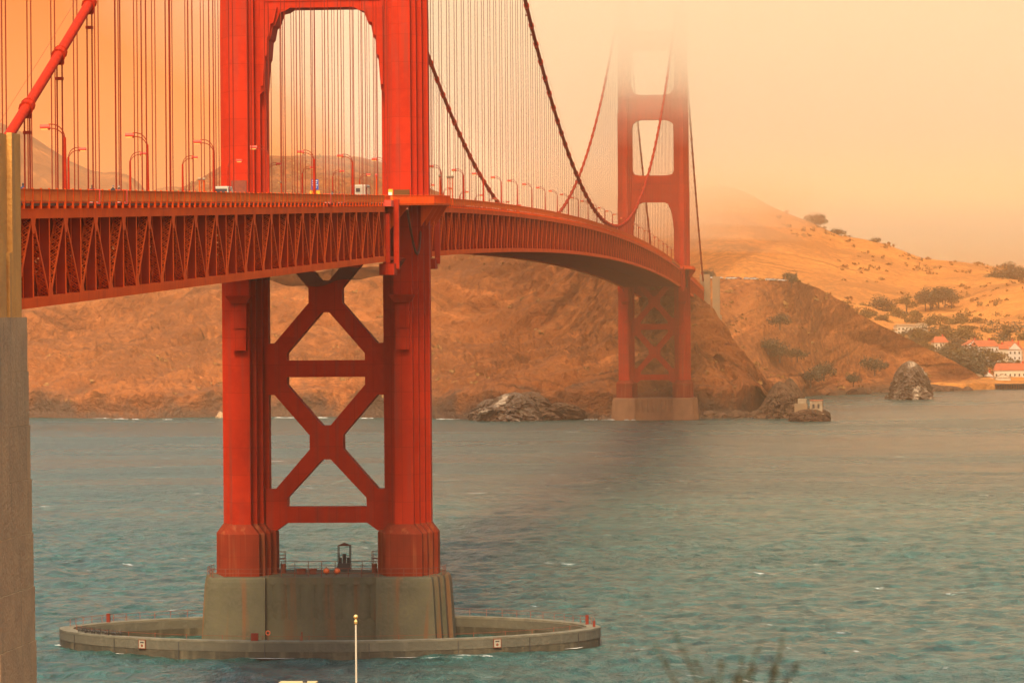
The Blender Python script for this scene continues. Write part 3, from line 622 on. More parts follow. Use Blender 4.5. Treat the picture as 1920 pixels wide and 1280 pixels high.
# ---- deck around each tower: outboard walkways, wind-lock columns
def tower_deck(Y0, label):
    t = thing('tower_walkway', label, 'walkway', (0, Y0, 0)); z0 = zb(Y0)
    zf = lambda y: zb(Y0+y)
    ys = [-37.5+75*i/10 for i in range(11)]
    MB().loft([[(-10, y, zf(y)+8.65), (10, y, zf(y)+8.65), (10, y, zf(y)+9.2), (-10, y, zf(y)+9.2)] for y in ys]).build('roadway', M['asphalt'], t)
    for s in (1, -1):
        poly = [(10.02, -37.4), (14.3, -37.4), (14.3, -30), (19.8, -14), (19.8, 14), (14.3, 30), (14.3, 37.4), (10.02, 37.4)]
        MB().loft([[(s*x, y, zf(y)+8.95) for x, y in poly], [(s*x, y, zf(y)+9.25) for x, y in poly]]).build('platform', M['truss'], t)
        edge = poly[1:-1]; e = []
        for (ax, ay), (bx, by) in zip(edge[:-1], edge[1:]):
            n = max(2, int(math.hypot(bx-ax, by-ay)/2.0))
            e += [(ax+(bx-ax)*i/n, ay+(by-ay)*i/n) for i in range(n)]
        e.append(edge[-1])
        MB().tube([(s*x, y, zf(y)+10.55) for x, y in e], .07, 5).build('handrail', M['truss'], t)
        pk = MB()
        for (ax, ay), (bx, by) in zip(e[:-1], e[1:]):
            for i in range(9):
                x, y = s*(ax+(bx-ax)*i/9), ay+(by-ay)*i/9; pk.box(x-.035, x+.035, y-.035, y+.035, zf(y)+9.25, zf(y)+10.52)
        pk.build('railing_pickets', M['truss'], t)
        for y in (-12, -4, 4, 12):
            MB().prism([(s*17.4, zf(y)+8.95), (s*19.7, zf(y)+8.95), (s*17.4, zf(y)+5.4)], y-.2, y+.2).build('bracket', M['truss'], t)
        for y in (-22, 22):
            MB().prism([(s*13, zf(y)+8.95), (s*16.6, zf(y)+8.95), (s*13, zf(y)+4.6)], y-.2, y+.2).build('bracket', M['truss'], t)
        for sy in (-1, 1):
            y = sy*33.5; zz = zf(y)
            c = MB()
            for k in range(6): c.box(s*15.25, s*16.1, y-.6, y+.6, zz-1.2+1.85*k, zz-1.2+1.85*k+1.82)
            c.box(s*15.3, s*16.05, y-.5, y+.5, zz-1.3, zz+9.6).build('wind_lock_column', M['steel'], t)
            MB().tube([(s*14.4, y-3*1.0, zz-.3), (s*14.4, y-3*1.0, zz+7.6)], .55, 10).build('rocker_post', M['steel'], t)
            MB().box(s*13.6, s*15.3, y-4.6, y+1.2, zz+8.7, zz+9.7).build('expansion_housing', M['redbox'], t)
            MB().box(s*13.2, s*15.6, y-3.4, y+.8, zz-2.2, zz-.4).build('bearing_bracket', M['steel'], t)
            MB().box(s*13.3, s*14.1, min(sy*7, sy*36), max(sy*7, sy*36), zz+.3, zz+.9).build('end_strut', M['steel'], t)
        for y in (-28, -20, 20, 28): MB().box(-13.2, 13.2, y-.1, y+.1, zf(y)+6.4, zf(y)+8.6).build('floor_beam', M['truss'], t)
    MB().tube([(16.4, -24+24*math.sin(i/12*math.pi/2)*.9, z0+7.8-7.2*math.sin(math.pi*i/12)) for i in range(13)], .2, 8).build('sagging_hose', M['rail'], t)
    return t
tower_deck(0., 'walkway widening around the near tower with railings and brackets')
tower_deck(SPAN, 'walkway widening around the far tower')

# debris net slung under the deck at the near tower
m = bpy.data.materials.new('net_mesh'); m.use_nodes = True; n = m.node_tree.nodes; l = m.node_tree.links
tr = n.new('ShaderNodeBsdfTransparent'); mx = n.new('ShaderNodeMixShader'); mx.inputs[0].default_value = .42
n['Principled BSDF'].inputs['Base Color'].default_value = (.08, .06, .04, 1); n['Principled BSDF'].inputs['Roughness'].default_value = .9
l.new(tr.outputs[0], mx.inputs[1]); l.new(n['Principled BSDF'].outputs[0], mx.inputs[2]); l.new(mx.outputs[0], n['Material Output'].inputs['Surface'])
P = np.zeros((14, 40, 3))
for j in range(14):
    for i in range(40):
        x = -19+33.5*i/39; y = -12.5+ 4.8*j/13; s = math.sin(math.pi*i/39)**.5
        P[j, i] = (x, y, 63.6 - 4.2*s*math.sin(math.pi*(j+.5)/14)**.4 - .35*math.sin(i*.4) - .2*math.sin(i*.9))
nt_ = obj('debris_net', grid_mesh('debris_net', P), m); tag(nt_, 'dark debris net sagging under the deck at the near tower', 'net')

# ---- main cables with hangers
HANG = MB()
for dx in (-.24, .24):
    for dy in (-.16, .16): HANG.tube([(dx, dy, 0), (dx, dy, 1)], .042, 5)
HANG = HANG.mesh('hanger')
BAND = MB().tube([(0, -.5, 0), (0, .5, 0)], .60, 10).tube([(0, -.55, 0), (0, -.5, 0)], .68, 10).tube([(0, .5, 0), (0, .55, 0)], .68, 10).box(-.35, .35, -.3, .3, -1.0, -.4).mesh('cable_band')
SPREAD = MB().box(-.34, .34, -.26, .26, -.14, .14).mesh('spreader')
def main_cable(s, label):
    t = thing('main_cable', label, 'cable', (0, 0, 0)); x = s*CX
    ys = [-362] + list(np.arange(-345, 0, 7.62)) + list(np.arange(0, SPAN, 7.62)) + list(np.arange(SPAN, SPAN+345, 7.62)) + [SPAN+352]
    MB().tube([(x, y, zc(y)) for y in ys], .46, 12).build('cable', M['cable'], t, True)
    for dx in (-.62, .62): MB().tube([(x+dx, y, zc(y)+1.45) for y in ys if y > -330 and y < 900], .018, 4).build('hand_rope', M['rope'], t)
    for y in [-335.08+PAN*k for k in range(0, 21)] + [31.0+PAN*k for k in range(0, 81)] + [SPAN+30+PAN*k for k in range(20)]:
        zt, z0 = zc(y), zb(y)+8.75
        th = math.atan((zc(y+1)-zc(y-1))/2)
        obj('cable_band', BAND, M['cable'], t, (x, y, zt), (th, 0, 0))
        if zt-1-z0 > .5: obj('hanger', HANG, M['rope'], t, (x, y, z0), None, (1, 1, zt-.6-z0))
        if zt-z0 > 4 and y < 300: obj('spreader', SPREAD, M['rope'], t, (x, y, zt-2.3))
    return t
main_cable(1, 'near-side red main cable with hangers, thick where it meets the pylon')
main_cable(-1, 'far-side main cable with hangers along the other edge of the roadway')

# ---- concrete pylons
def pylon(label, y0, y1, ztop, zbase, mt, mb_, grooves=True, s=1, xin=10.4, xout=15.45, zground=2.):
    t = thing('bridge_pylon', label, 'pylon', (0, 0, zground))
    O = -zground
    MB().box(s*xin, s*xout, y0, y1, zbase+O, ztop+O).build('shaft', mt, t)
    w = y1-y0
    if grooves:                                   # vertical ribs standing on the outer face, recess between them
        a = s*(xout+.002); b = s*(xout+.45)
        ribs = [(y0, y0+w*.22), (y1-w*.27, y1)]
        for q0, q1 in ribs: MB().box(min(a, b), max(a, b), q0, q1, zbase+O, ztop+.15+O).build('rib', mt, t)
        zr = ztop-7.6                             # lower part: recess narrows to a slot with a sloping head
        c0, c1 = y0+w*.22, y1-w*.27
        slot = c0+(c1-c0)*.62, c0+(c1-c0)*.82
        MB().add([(a, c0, zbase+O), (a, slot[0], zbase+O), (a, slot[0], zr-1.4+O), (a, c0, zr+1.2+O)] + [(b-.01, c0, zbase+O), (b-.01, slot[0], zbase+O), (b-.01, slot[0], zr-1.4+O), (b-.01, c0, zr+1.2+O)],
                 [(3,2,1,0),(4,5,6,7),(0,1,5,4),(1,2,6,5),(2,3,7,6),(3,0,4,7)]).build('rib', mt, t)
        MB().box(min(a, b-.01), max(a, b-.01), slot[1], c1, zbase+O, zr-2.4+O).build('rib', mt, t)
    zz = zbase; k = 0                            # stepped base in poured lifts, each set a little wider
    while zz > zground+1:
        h = 4.6; z0 = max(zz-h, zground); g = .5+.085*k
        MB().box(s*(xin-.3), s*(xout+.35+g), y0-g, y1+g*.6, z0+.03+O, zz+O).build('base_lift', mb_, t); zz = z0; k += 1
    MB().box(s*(xin-.2), s*(xout+.8), y0-.3, y1+.3, zground+O, zbase-.01+O).build('base_core', mb_, t)
    if grooves:
        g = 1.0
        MB().box(s*(xout+.36), s*(xout+1.05), y0-.5, y0+w*.36, zground+O, zbase-.4+O).build('pilaster', mb_, t)
    return t
pylon('tall board-marked concrete pylon cut by the left edge of the picture', -347, -333.6, 70.35, 54.9, M['pylon'], M['pylon_base'])
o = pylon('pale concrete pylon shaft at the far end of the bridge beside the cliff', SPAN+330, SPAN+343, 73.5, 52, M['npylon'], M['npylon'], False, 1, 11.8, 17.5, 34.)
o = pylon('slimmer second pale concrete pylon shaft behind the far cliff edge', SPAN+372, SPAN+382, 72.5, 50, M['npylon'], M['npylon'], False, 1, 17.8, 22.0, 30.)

# ---- lamp posts
def lamp_proto():
    t = thing('lamp_post', 'x', 'lamp post')
    MB().tube([(0,0,0),(0,0,.6)], .24, 8).tube([(0,0,.6),(0,0,6.2)], [.19,.13], 8).build('pole', M['cable'], t)
    for off, r in ((0, 1.25), (.34, 1.25)):
        pts = [(-(1.35-.1)*(1-math.cos(a)) , 0, 6.1-off*.9+ (1.35-off*.25)*math.sin(a)) for a in [math.pi/2*i/8 for i in range(9)]]
        MB().tube(pts + [(-1.5, 0, pts[-1][2])], .055, 6).build('arm', M['rope'], t)
    MB().box(-1.55, -1.42, -.06, .06, 6.9, 7.5).build('bracket', M['truss'], t)
    h = MB().loft([[(-2.3,-.2,7.05),(-1.4,-.2,7.05),(-1.4,.2,7.05),(-2.3,.2,7.05)], [(-2.35,-.24,7.2),(-1.4,-.24,7.2),(-1.4,.24,7.2),(-2.35,.24,7.2)], [(-2.3,-.2,7.42),(-1.45,-.2,7.42),(-1.45,.2,7.42),(-2.3,.2,7.42)]]).build('lantern', M['redbox'], t)
    MB().box(-2.25, -1.6, -.17, .17, 6.93, 7.05).build('lens', M['lens'], h)
    return t
lp = lamp_proto(); first = True
LY = [-298.6+45.72*k for k in range(7)] + [23.0+45.72*k for k in range(28)]
for s, side in ((1, 'near'), (-1, 'far')):
    for k, y in enumerate(LY):
        o = lp if first else copy_tree(lp); first = False
        o.location = (s*13.0, y, zb(y)+9.3); o.rotation_euler = (0, 0, 0 if s > 0 else math.pi)
        if k < 7: lb = f'{ORD[k]} red lamp post from the concrete pylon on the {side} side of the deck'
        else: lb = f'{ORD[k-7]} red lamp post past the near tower on the {side} side of the deck'
        tag(o, lb, 'lamp post', 'lamp posts along the bridge deck')

# globe lights on short posts by the towers
gp = None
for px, X, h, lab in ((1, 13.6, 3.2, 'far left'),):
    pass
def globe(px, py, X, h, label, red=False):
    p = atX(px, py, X); z = zb(p.y)+9.25
    t = thing('globe_light', label, 'light', (p.x, p.y, z), 0, 'globe lights beside the near tower')
    hh = max(1.6, p.z-z)
    MB().tube([(0,0,0),(0,0,hh-.2)], [.13,.09], 8).tube([(0,0,hh-.2),(0,0,hh-.12)], .2, 8).build('post', M['truss'], t)
    MB().ball((0,0,hh+.12), .25, 10, 6).build('globe', M['redbox'] if red else M['npylon'], t, True)
globe(527, 343, -12, 3, 'white globe light beside the far leg of the near tower')
globe(706, 330, 12.6, 3, 'red ball light just left of the near tower leg', True)
for k, px in enumerate((839.5, 843.5, 848)): globe(px, 333, 15.5, 4, f'{ORD[k]} of three clustered globe lights right of the near tower')
globe(824.5, 331, 13.6, 4, 'single globe light close to the right edge of the near tower')
globe(374, 337, -9, 3, 'left one of two pale globe lights left of the near tower'); globe(382, 337, -9, 3, 'right one of two pale globe lights left of the near tower')

# ---- traffic
def road_vehicle(kind, X, Y, label, cat):
    t = thing(kind, label, cat, (X, Y, zb(Y)+9.2+.02))
    t.rotation_euler = (slope(Y), 0, 0)
    if cat == 'van':
        Lh, wd, ht = 5.4, 2.0, 2.35
        MB().loft([[(-1,-2.7,.35),(1,-2.7,.35),(1,2.7,.35),(-1,2.7,.35)],[(-1,-2.7,1.2),(1,-2.7,1.2),(1,2.6,1.2),(-1,2.6,1.2)],[(-.88,-2.55,2.25),(.88,-2.55,2.25),(.88,1.3,2.25),(-.88,1.3,2.25)],[(-.75,-2.35,2.38),(.75,-2.35,2.38),(.75,1.0,2.38),(-.75,1.0,2.38)]]).build('body', M['vehicle'], t)
        MB().box(-.78, .78, -2.69, -2.6, 1.45, 2.05).build('rear_window', M['glass'], t); MB().box(.9, 1.0, -1.8, 1.2, 1.4, 1.95).build('side_window', M['glass'], t)
        for wx_, wy_ in ((-.9,-1.7),(.9,-1.7),(-.9,1.7),(.9,1.7)): MB().tube([(wx_-.12,wy_,.34),(wx_+.12,wy_,.34)], .34, 12).build('wheel', M['dark'], t)
    else:
        MB().loft([[(-1.2,-3.6,.5),(1.2,-3.6,.5),(1.2,3.2,.5),(-1.2,3.2,.5)],[(-1.25,-3.65,.8),(1.25,-3.65,.8),(1.25,3.2,.8),(-1.25,3.2,.8)],[(-1.25,-3.65,3.1),(1.25,-3.65,3.1),(1.25,3.2,3.1),(-1.25,3.2,3.1)],[(-1.1,-3.5,3.3),(1.1,-3.5,3.3),(1.1,3.1,3.3),(-1.1,3.1,3.3)]]).build('body', M['vehicle'], t)
        MB().box(-.35, .35, -3.72, -3.64, 2.1, 2.7).build('rear_window', M['glass'], t)
        MB().box(1.2, 1.28, -1.6, 1.6, 1.7, 2.8).build('side_window', M['glass'], t); MB().box(1.2, 1.28, 2.0, 2.9, 1.7, 2.8).build('side_window', M['glass'], t)
        MB().box(-1.1, 1.1, 3.2, 4.6, .5, 2.3).build('cab', M['vehicle'], t)
        for wx_, wy_ in ((-1.05,-2.2),(1.05,-2.2),(-1.05,3.4),(1.05,3.4)): MB().tube([(wx_-.15,wy_,.46),(wx_+.15,wy_,.46)], .46, 12).build('wheel', M['dark'], t)
    return t
road_vehicle('camper_truck', 5.5, 4., 'boxy white camper truck just left of the near tower leg', 'truck')
road_vehicle('white_van', 5.5, -150., 'white van behind the railing in front of the left tower leg', 'van')

# ---- people on the near sidewalk (continuous skinned bodies)
def person(px, shirt, label, Y=None, X=12.7, face=0., stride=.18):
    p = atX(px, 345, X); y = p.y
    t = thing('person', label, 'person', (X, y, zb(y)+9.3), face, 'people walking on the sidewalk')
    me = bpy.data.meshes.new('body')
    V = [(0,0,.95),(0,0,1.15),(0,.01,1.38),(0,.02,1.50),(0,.03,1.58),(0,.03,1.70),   # pelvis .. head
         (.10,0,.9),(.11,stride,.5),(.11,stride-.03,.09),(.11,stride+.14,.04),
         (-.10,0,.9),(-.11,-stride*.6,.5),(-.11,-stride-.1,.10),(-.11,-stride+.05,.04),
         (.19,0,1.42),(.25,-.08,1.15),(.24,.06,.92),(.24,.1,.83), (-.19,0,1.42),(-.25,.06,1.15),(-.24,.18,.95),(-.24,.23,.87)]
    E_ = [(0,1),(1,2),(2,3),(3,4),(4,5),(0,6),(6,7),(7,8),(8,9),(0,10),(10,11),(11,12),(12,13),(2,14),(14,15),(15,16),(16,17),(2,18),(18,19),(19,20),(20,21)]
    me.from_pydata(V, E_, []); rad = [.15,.14,.16,.065,.095,.10,.09,.065,.045,.04,.09,.065,.045,.04,.065,.05,.038,.035,.065,.05,.038,.035]
    bm = bmesh.new(); bm.from_mesh(me); bm.verts.ensure_lookup_table(); lay = bm.verts.layers.skin.verify()
    for i, r in enumerate(rad): bm.verts[i][lay].radius = (r, r*.8 if i < 3 else r); bm.verts[i][lay].use_root = (i == 0)
    bm.to_mesh(me); bm.free()
    o = obj('body', me, mat('clothes_'+shirt[0], shirt[1], .85), t)
    o.modifiers.new('skin', 'SKIN'); sb = o.modifiers.new('sub', 'SUBSURF'); sb.levels = 1; sb.render_levels = 1
    MB().ball((0,.03,1.675), .105, 10, 7, (.85,1,1.15)).build('head', M['skin'], t, True)
    MB().ball((0,.0,1.71), .112, 10, 6, (.9,1,1)).build('hair', M['dark'], t, True)
person(43, ('navy', (.03,.04,.08)), 'person in dark jacket beside the pylon edge on the sidewalk')
person(173, ('charcoal', (.04,.035,.03)), 'person in charcoal top left of the paired walkers on the sidewalk', face=.3)
person(212, ('black', (.02,.02,.02)), 'left one of two walkers close together on the sidewalk', face=3.0)
person(223, ('brown', (.09,.05,.03)), 'right one of two walkers close together on the sidewalk', face=3.2)
person(623, ('grey', (.10,.09,.08)), 'person in grey left of the camper truck on the sidewalk', face=.1)
person(636, ('dark_green', (.05,.06,.04)), 'person in dark green close to the camper truck on the sidewalk', face=2.8)

# ---- signs on the deck
def deck_sign():
    y = -114.6-.35; z = zb(y)+9.3
    t = thing('road_sign', 'blue information sign with pale rows of lettering on a lamp post', 'sign', (13.0, y, z))
    MB().box(-.52, .52, -.04, .04, 1.9, 3.35).build('panel', M['blue'], t)
    rows = MB()
    for r_, (w0, parts) in enumerate(((.8, 2), (.7, 3), (.85, 2), (.6, 2))):
        x = -w0/2
        for q in range(parts): rows.box(x+.03, x+w0/parts-.03, -.055, -.04, 3.08-.3*r_, 3.22-.3*r_); x += w0/parts
    rows.build('printed_rows', M['white'], t); MB().tube([(0,-.058,2.62),(0,-.04,2.62)], .17, 14).build('printed_disc', M['redbox'], t)
    t2 = thing('road_sign', 'small yellow sign plate below the blue sign', 'sign', (13.0, y, z)); MB().box(-.7, .7, -.04, .04, 1.15, 1.75).build('panel', M['yellow'], t2)
    MB().box(-.06, .06, .04, .1, 0, 1.75).build('stay', M['truss'], t2); MB().box(-.06, .06, .041, .1, 1.76, 3.3).build('stay', M['truss'], t)
deck_sign()
def kiosk(px, label):
    p = atX(px, 362, 14.3); z = zb(p.y)+9.3
    t = thing('information_panel', label, 'sign', (13.75, p.y, z), 0, 'white panelled boards on the sidewalk railing')
    MB().box(-.55, .55, -.08, .08, -.1, 1.35).build('frame', M['redbox'], t)
    for x in (-.42, .06):
        for k in range(3): MB().box(x, x+.34, -.11, -.08, .1+.4*k, .42+.4*k).build('panel', M['white'], t)
for k, (px, lb) in enumerate(((188, 'left red framed white panel board behind the railing'), (239, 'right red framed white panel board behind the railing'), (621, 'left small red framed panel board near the near tower'), (646, 'right small red framed panel board near the near tower'))): kiosk(px, lb)
p = atX(707, 352, 12.8)
t = thing('call_box', 'orange and yellow call box against the left edge of the near tower leg', 'call box', (12.4, -12.5, zb(-12.5)+9.25)); MB().box(-.4,.4,-.3,.3,0,2.4).build('cabinet', M['yellow'], t); MB().box(-.3,.3,-.34,-.3,1.2,1.9).build('panel', M['white'], t)

# ---- things on the pier top
ZP = 10.68
def on_pier(nm, label, cat, px, py, Y=-5., group=None):
    p = at(px, py, Y); return thing(nm, label, cat, (p.x, Y, ZP), 0, group)
t = on_pier('hoist_cage', 'open hoist cage with small pitched roof on the near pier', 'hoist', 646, 1063, 6)
for x in (-1, 1):
    for y in (-.8, .8): MB().box(x-.07, x+.07, y-.07, y+.07, 0, 4.3).build('post', M['dark'], t)
MB().loft([[(-1.2,-1,4.3),(1.2,-1,4.3),(1.2,1,4.3),(-1.2,1,4.3)],[(-.1,-.1,4.8),(.1,-.1,4.8),(.1,.1,4.8),(-.1,.1,4.8)]]).build('roof', M['rail'], t)
MB().box(-1.1, 1.1, -.9, .9, 0, 1.3).build('machine_house', M['dark'], t); MB().box(-.3,.3,-.3,.3,1.3,2.9).box(-.85,-.45,-.2,.2,1.3,2.3).box(.45,.85,-.2,.2,1.3,2.3).build('winch', M['dark'], t)
MB().bar((-1,-.8,2.6),(1,-.8,2.6),.06,.06).bar((-1,.8,2.6),(1,.8,2.6),.06,.06).build('cross_bar', M['dark'], t)
for px, lb in ((612, 'left orange round buoy on the near pier'), (632, 'right orange round buoy on the near pier')):
    t = on_pier('mooring_buoy', lb, 'buoy', px, 1066, -2, 'orange buoys on the pier'); MB().ball((0,0,.52), .55, 14, 9).build('float', M['buoy'], t, True); MB().tube([(0,0,1.02),(0,0,1.25)], .1, 6).build('eye', M['dark'], t)
for px, lb, w in ((565, 'longer rust-red storage box on the near pier', .75), (587, 'shorter rust-red storage box on the near pier', .55)):
    t = on_pier('storage_box', lb, 'box', px, 1068, -2, 'storage boxes on the pier'); MB().box(-w,w,-.5,.5,0,.75).build('body', M['rail'], t); MB().box(-w-.05,w+.05,-.55,.55,.75,.85).build('lid', M['plinth'], t)
for px, s, lb in ((525, 1, 'access platform with ladder on the left tower leg base'), (708, -1, 'access platform with ladder on the right tower leg base')):
    t = on_pier('access_platform', lb, 'platform', px, 1060, 2)
    MB().box(-.9,.9,-1,1,2.3,2.42).build('deck', M['rail'], t)
    for x in (-.85,.85):
        for y in (-.95,.95): MB().box(x-.05,x+.05,y-.05,y+.05,0,3.6).build('post', M['rail'], t)
    for z in (3.0,3.55): MB().bar((-.9,-1,z),(.9,-1,z),.05,.05).bar((-.9,1,z),(.9,1,z),.05,.05).bar((s*.9,-1,z),(s*.9,1,z),.05,.05).build('rail', M['rail'], t)
    for k in range(7): MB().box(s*.9,s*.95,-.3,.3,.3*k+.2,.3*k+.25).build('rung', M['rail'], t)
    t2 = on_pier('oil_drum', f'dark red drum under the {"left" if s>0 else "right"} access platform', 'drum', px+s*6, 1064, 1.); MB().tube([(0,0,0),(0,0,.05),(0,0,1.5),(0,0,1.55)], [.42,.45,.45,.42], 12).build('barrel', M['rail'], t2); MB().tube([(0,0,.7),(0,0,.78)], .47, 12).build('hoop', M['plinth'], t2)
def on_fender(px, py, far=False):
    p = atZ(px, py, 2.86); pts = oval2(43.9, 27, 400); q = min(pts, key=lambda c: abs(c[0]+2.0-p.x)+(30 if (c[1] > 0) != far else 0)); return Vector((q[0]+2.0, q[1]-16, 2.85))
for px, far, h, w, lb in ((505, False, 1.1, .55, 'bright red locker on the near rim of the fender'), (160, True, 1.4, .3, 'dark red locker at the left tip of the fender'), (1089, True, 1.5, .25, 'tall red post box at the right tip of the fender'), (1108, True, .9, .2, 'short red post box at the right tip of the fender')):
    t = thing('fender_locker', lb, 'locker', on_fender(px, 1185, far), 0, 'red lockers on the fender'); MB().box(-w,w,-.3,.3,0,h).build('cabinet', M['muted_red'], t); MB().box(-w-.04,w+.04,-.34,.34,h,h+.07).build('lid', M['muted_red'], t)
t = thing('life_ring_stand', 'life ring on a post on the near rim of the fender', 'life ring', on_fender(532, 1185)); MB().box(-.05,.05,-.05,.05,0,1.5).build('post', M['rail'], t)
MB().tube([(.32*math.cos(a),-.1,1.25+.32*math.sin(a)) for a in [2*math.pi*i/14 for i in range(15)]], .09, 6, False).build('ring', M['buoy'], t)
t = thing('mooring_post', 'rusty red mooring post on the near rim of the fender', 'post', on_fender(586, 1185)); MB().tube([(0,0,0),(0,0,1.3)], .12, 8).box(-.3,-.18,-.06,.06,0,.7).build('shaft', M['rail'], t); MB().ball((0,0,1.3), .17, 8, 5).build('cap', M['rail'], t)
# cormorants lined up on the fender
def bird_proto():
    t = thing('cormorant', 'x', 'bird')
    MB().tube([(0,.18,.12),(0,.12,.2),(0,.02,.36),(0,-.05,.52),(0,-.08,.62),(0,-.03,.72),(0,-.08,.80),(0,-.14,.82)], [.02,.09,.13,.10,.05,.04,.055,.03], 7).build('body', M['dark'], t, True)
    MB().tube([(0,-.14,.82),(0,-.27,.84)], [.02,.006], 5).build('beak', M['dark'], t); MB().bar((0,.16,.16),(0,.3,.02),.1,.03).build('tail', M['dark'], t)
    for x in (-.05,.05): MB().bar((x,0,0),(x,.02,.24),.03,.03).build('leg', M['dark'], t)
    return t
bp = bird_proto(); nb = 30
for i in range(nb):
    o = bp if i == 0 else copy_tree(bp); q = on_fender(158+3.1*i+random.uniform(-.9,.9), 1180); o.location = q+Vector((0, random.uniform(-.5,.9), 0)); o.rotation_euler = (0,0,random.uniform(-1.2,1.2)); k = random.uniform(.95,1.25); o.scale = (k,k,k)
    tag(o, f'{ORD[i]} dark cormorant from the left in the row on the fender rim', 'bird', 'cormorants on the fender')

# ---- flagpole and small light tower at the near shore
p = at(667, 1155, -395); gz = 9.2
t = thing('flagpole', 'slim white flagpole with gilded ball rising at the bottom centre', 'flagpole', (p.x, p.y, gz)); MB().tube([(0,0,0),(0,0,p.z-gz-.5)], [.13,.058], 10).build('pole', M['board'], t, True)
MB().ball((0,0,p.z-gz-.02), .16, 12, 8).build('ball', M['gold'], t, True); MB().tube([(0,0,p.z-gz-.52),(0,0,p.z-gz-.36),(0,0,p.z-gz-.18)], [.1,.13,.05], 8).build('truck', M['gold'], t)
p = at(557, 1279, -395); hh = p.z-gz
t = thing('light_tower', 'pale yellow flat roof of a small tower at the bottom edge', 'tower', (p.x, p.y, gz))
MB().loft([[(-1.2,-1.2,0),(1.2,-1.2,0),(1.2,1.2,0),(-1.2,1.2,0)],[(-1,-1,hh-.6),(1,-1,hh-.6),(1,1,hh-.6),(-1,1,hh-.6)]]).build('shaft', M['cream'], t)
MB().box(-1.35,1.35,-1.35,1.35,hh-.6,hh-.25).build('cornice', M['cream'], t); MB().box(-1.3,1.3,-1.3,1.3,hh-.24,hh).build('roof', M['yroof'], t); MB().tube([(.55,0,hh),(.55,0,hh+.16)], .16, 8).build('vent', M['dark'], t)

# ================================================================== FAR SHORE
def rock(name, label, c, sx_, sy_, h, mt, seed, peak=.55, n=110, m=70, lean=0., flat=1.25, rough=1.):
    th = np.linspace(0, 2*np.pi, n, endpoint=False); out = []
    for j in range(m+1):
        v = j/m; prof = max(0., 1-v**flat)**.62
        cx_, sn = np.cos(th), np.sin(th)
        a = fbm(7+cx_*1.5+seed, 5+sn*1.5+v*2.2, seed, 3)-.5
        b = 1-np.abs(2*fbm(9+cx_*3.2, 3+sn*3.2+v*5.5, seed+9, 5, .6)-1)-.6
        d = fbm(20+cx_*9, 20+sn*9+v*14, seed+4, 4, .6)-.5
        rr = np.maximum(.03*(1-v), prof*(1+rough*(1.1*a+.55*b+.4*d)))
        zz = -2+(h+2)*v + (fbm(30+cx_*2.5+v*3, 9+sn*2.5, seed+5, 4)-.5)*h*.42*rough*(1-v)*min(1, v*4)
        out.append(np.stack([c[0]+sx_*rr*cx_+lean*v*h, c[1]+sy_*rr*sn, zz], -1))
    V = np.concatenate(out).tolist(); F = []
    for j in range(m):
        for i in range(n): k = (i+1) % n; F.append((j*n+i, j*n+k, (j+1)*n+k, (j+1)*n+i))
    F.append(tuple(range(m*n, m*n+n)))
    return tag(MB().add(V, F).build(name, mt), label, 'rock')
nd = atZ(1707, 749); rock('sea_stack', 'steep dark sea stack streaked white with guano in the right hand water', (nd.x, nd.y+10), 12.4, 10, 22.5, M['guano'], 4, flat=1.9)
a = atZ(1662, 747.5); rock('skerry', 'tiny rock tip at the left foot of the sea stack', (a.x, a.y), 1.6, 1.6, 2.4, M['rock'], 9, n=16, m=8)
lh = atZ(1521, 790); rock('lighthouse_rock', 'reddish brown rock carrying the small lighthouse ruin', (lh.x, lh.y+7), 8.6, 7, 6.6, M['rock'], 12, flat=5, rough=.5)
rk2 = atZ(1462, 785); rock('shore_rock', 'large dark rock between the cliff and the lighthouse rock', (rk2.x, rk2.y+14), 11, 10, 18, M['rock'], 17)
rk3 = atZ(1480, 782); rock('shore_rock', 'pointed brown rock close behind the lighthouse ruin', (rk3.x, rk3.y+30), 7.5, 8, 19, M['rock'], 23)
for px, py, sx_, sy_, h, mt_, sd_, lab in ((952,789.5,12,9,14,'guano',31,'largest white-patched dark rock at the foot of the sea cliff'), (908,788.5,8,8,10.5,'guano',37,'white-streaked rock left of the largest rock at the cliff foot'),
        (984,788,13,12,14,'rock',38,'dark craggy rock mass right of the white-patched rocks'), (932,790,6,5,6,'rock',39,'low dark rock between the two white-patched rocks'), (1030,787.5,14,10,9,'rock',44,'long dark ledge of rock between cliff foot and far pier')):
    q = atZ(px, py); rock('cliff_foot_rock', lab, (q.x, q.y+9), sx_, sy_, h, M[mt_], sd_, lean=.2, flat=1.9, rough=1.25)
for i, (px, py, s, h) in enumerate(((1330,784,6,4),(1352,784,5,3),(1380,783.5,7,4),(1400,783,5,3),(1420,783,6,4),(1300,785,4,3),(1130,786.5,4,2.2),(1150,786.5,4,2.5))):
    q = atZ(px, py); rock('shore_boulder', f'{ORD[i]} low dark boulder in the surf line below the far tower and cliff', (q.x, q.y+4), s, 4, h, M['rock'], 41+i, n=18, m=8)
for i, (px, py, s, h) in enumerate(((1560,741,5,2.4),(1600,739,5,3.5),(1615,738.5,6,4.5),(1660,735.5,4,3),(1755,734,6,4),(1775,733.5,5,3.5),(1792,733,5,3),(1815,732.5,5,3))):
    q = atZ(px, py); rock('beach_boulder', f'{ORD[i]} brown boulder from the left along the right hand beach', (q.x, q.y+3), s, 4, h, M['rock'], 61+i, n=18, m=8)
q = atZ(412, 783); rock('pale_rock', 'small pale yellow rock at the waterline left of the near tower', (q.x, q.y+2), 2.6, 2.5, 3.4, M['npylon'], 77, n=16, m=8)

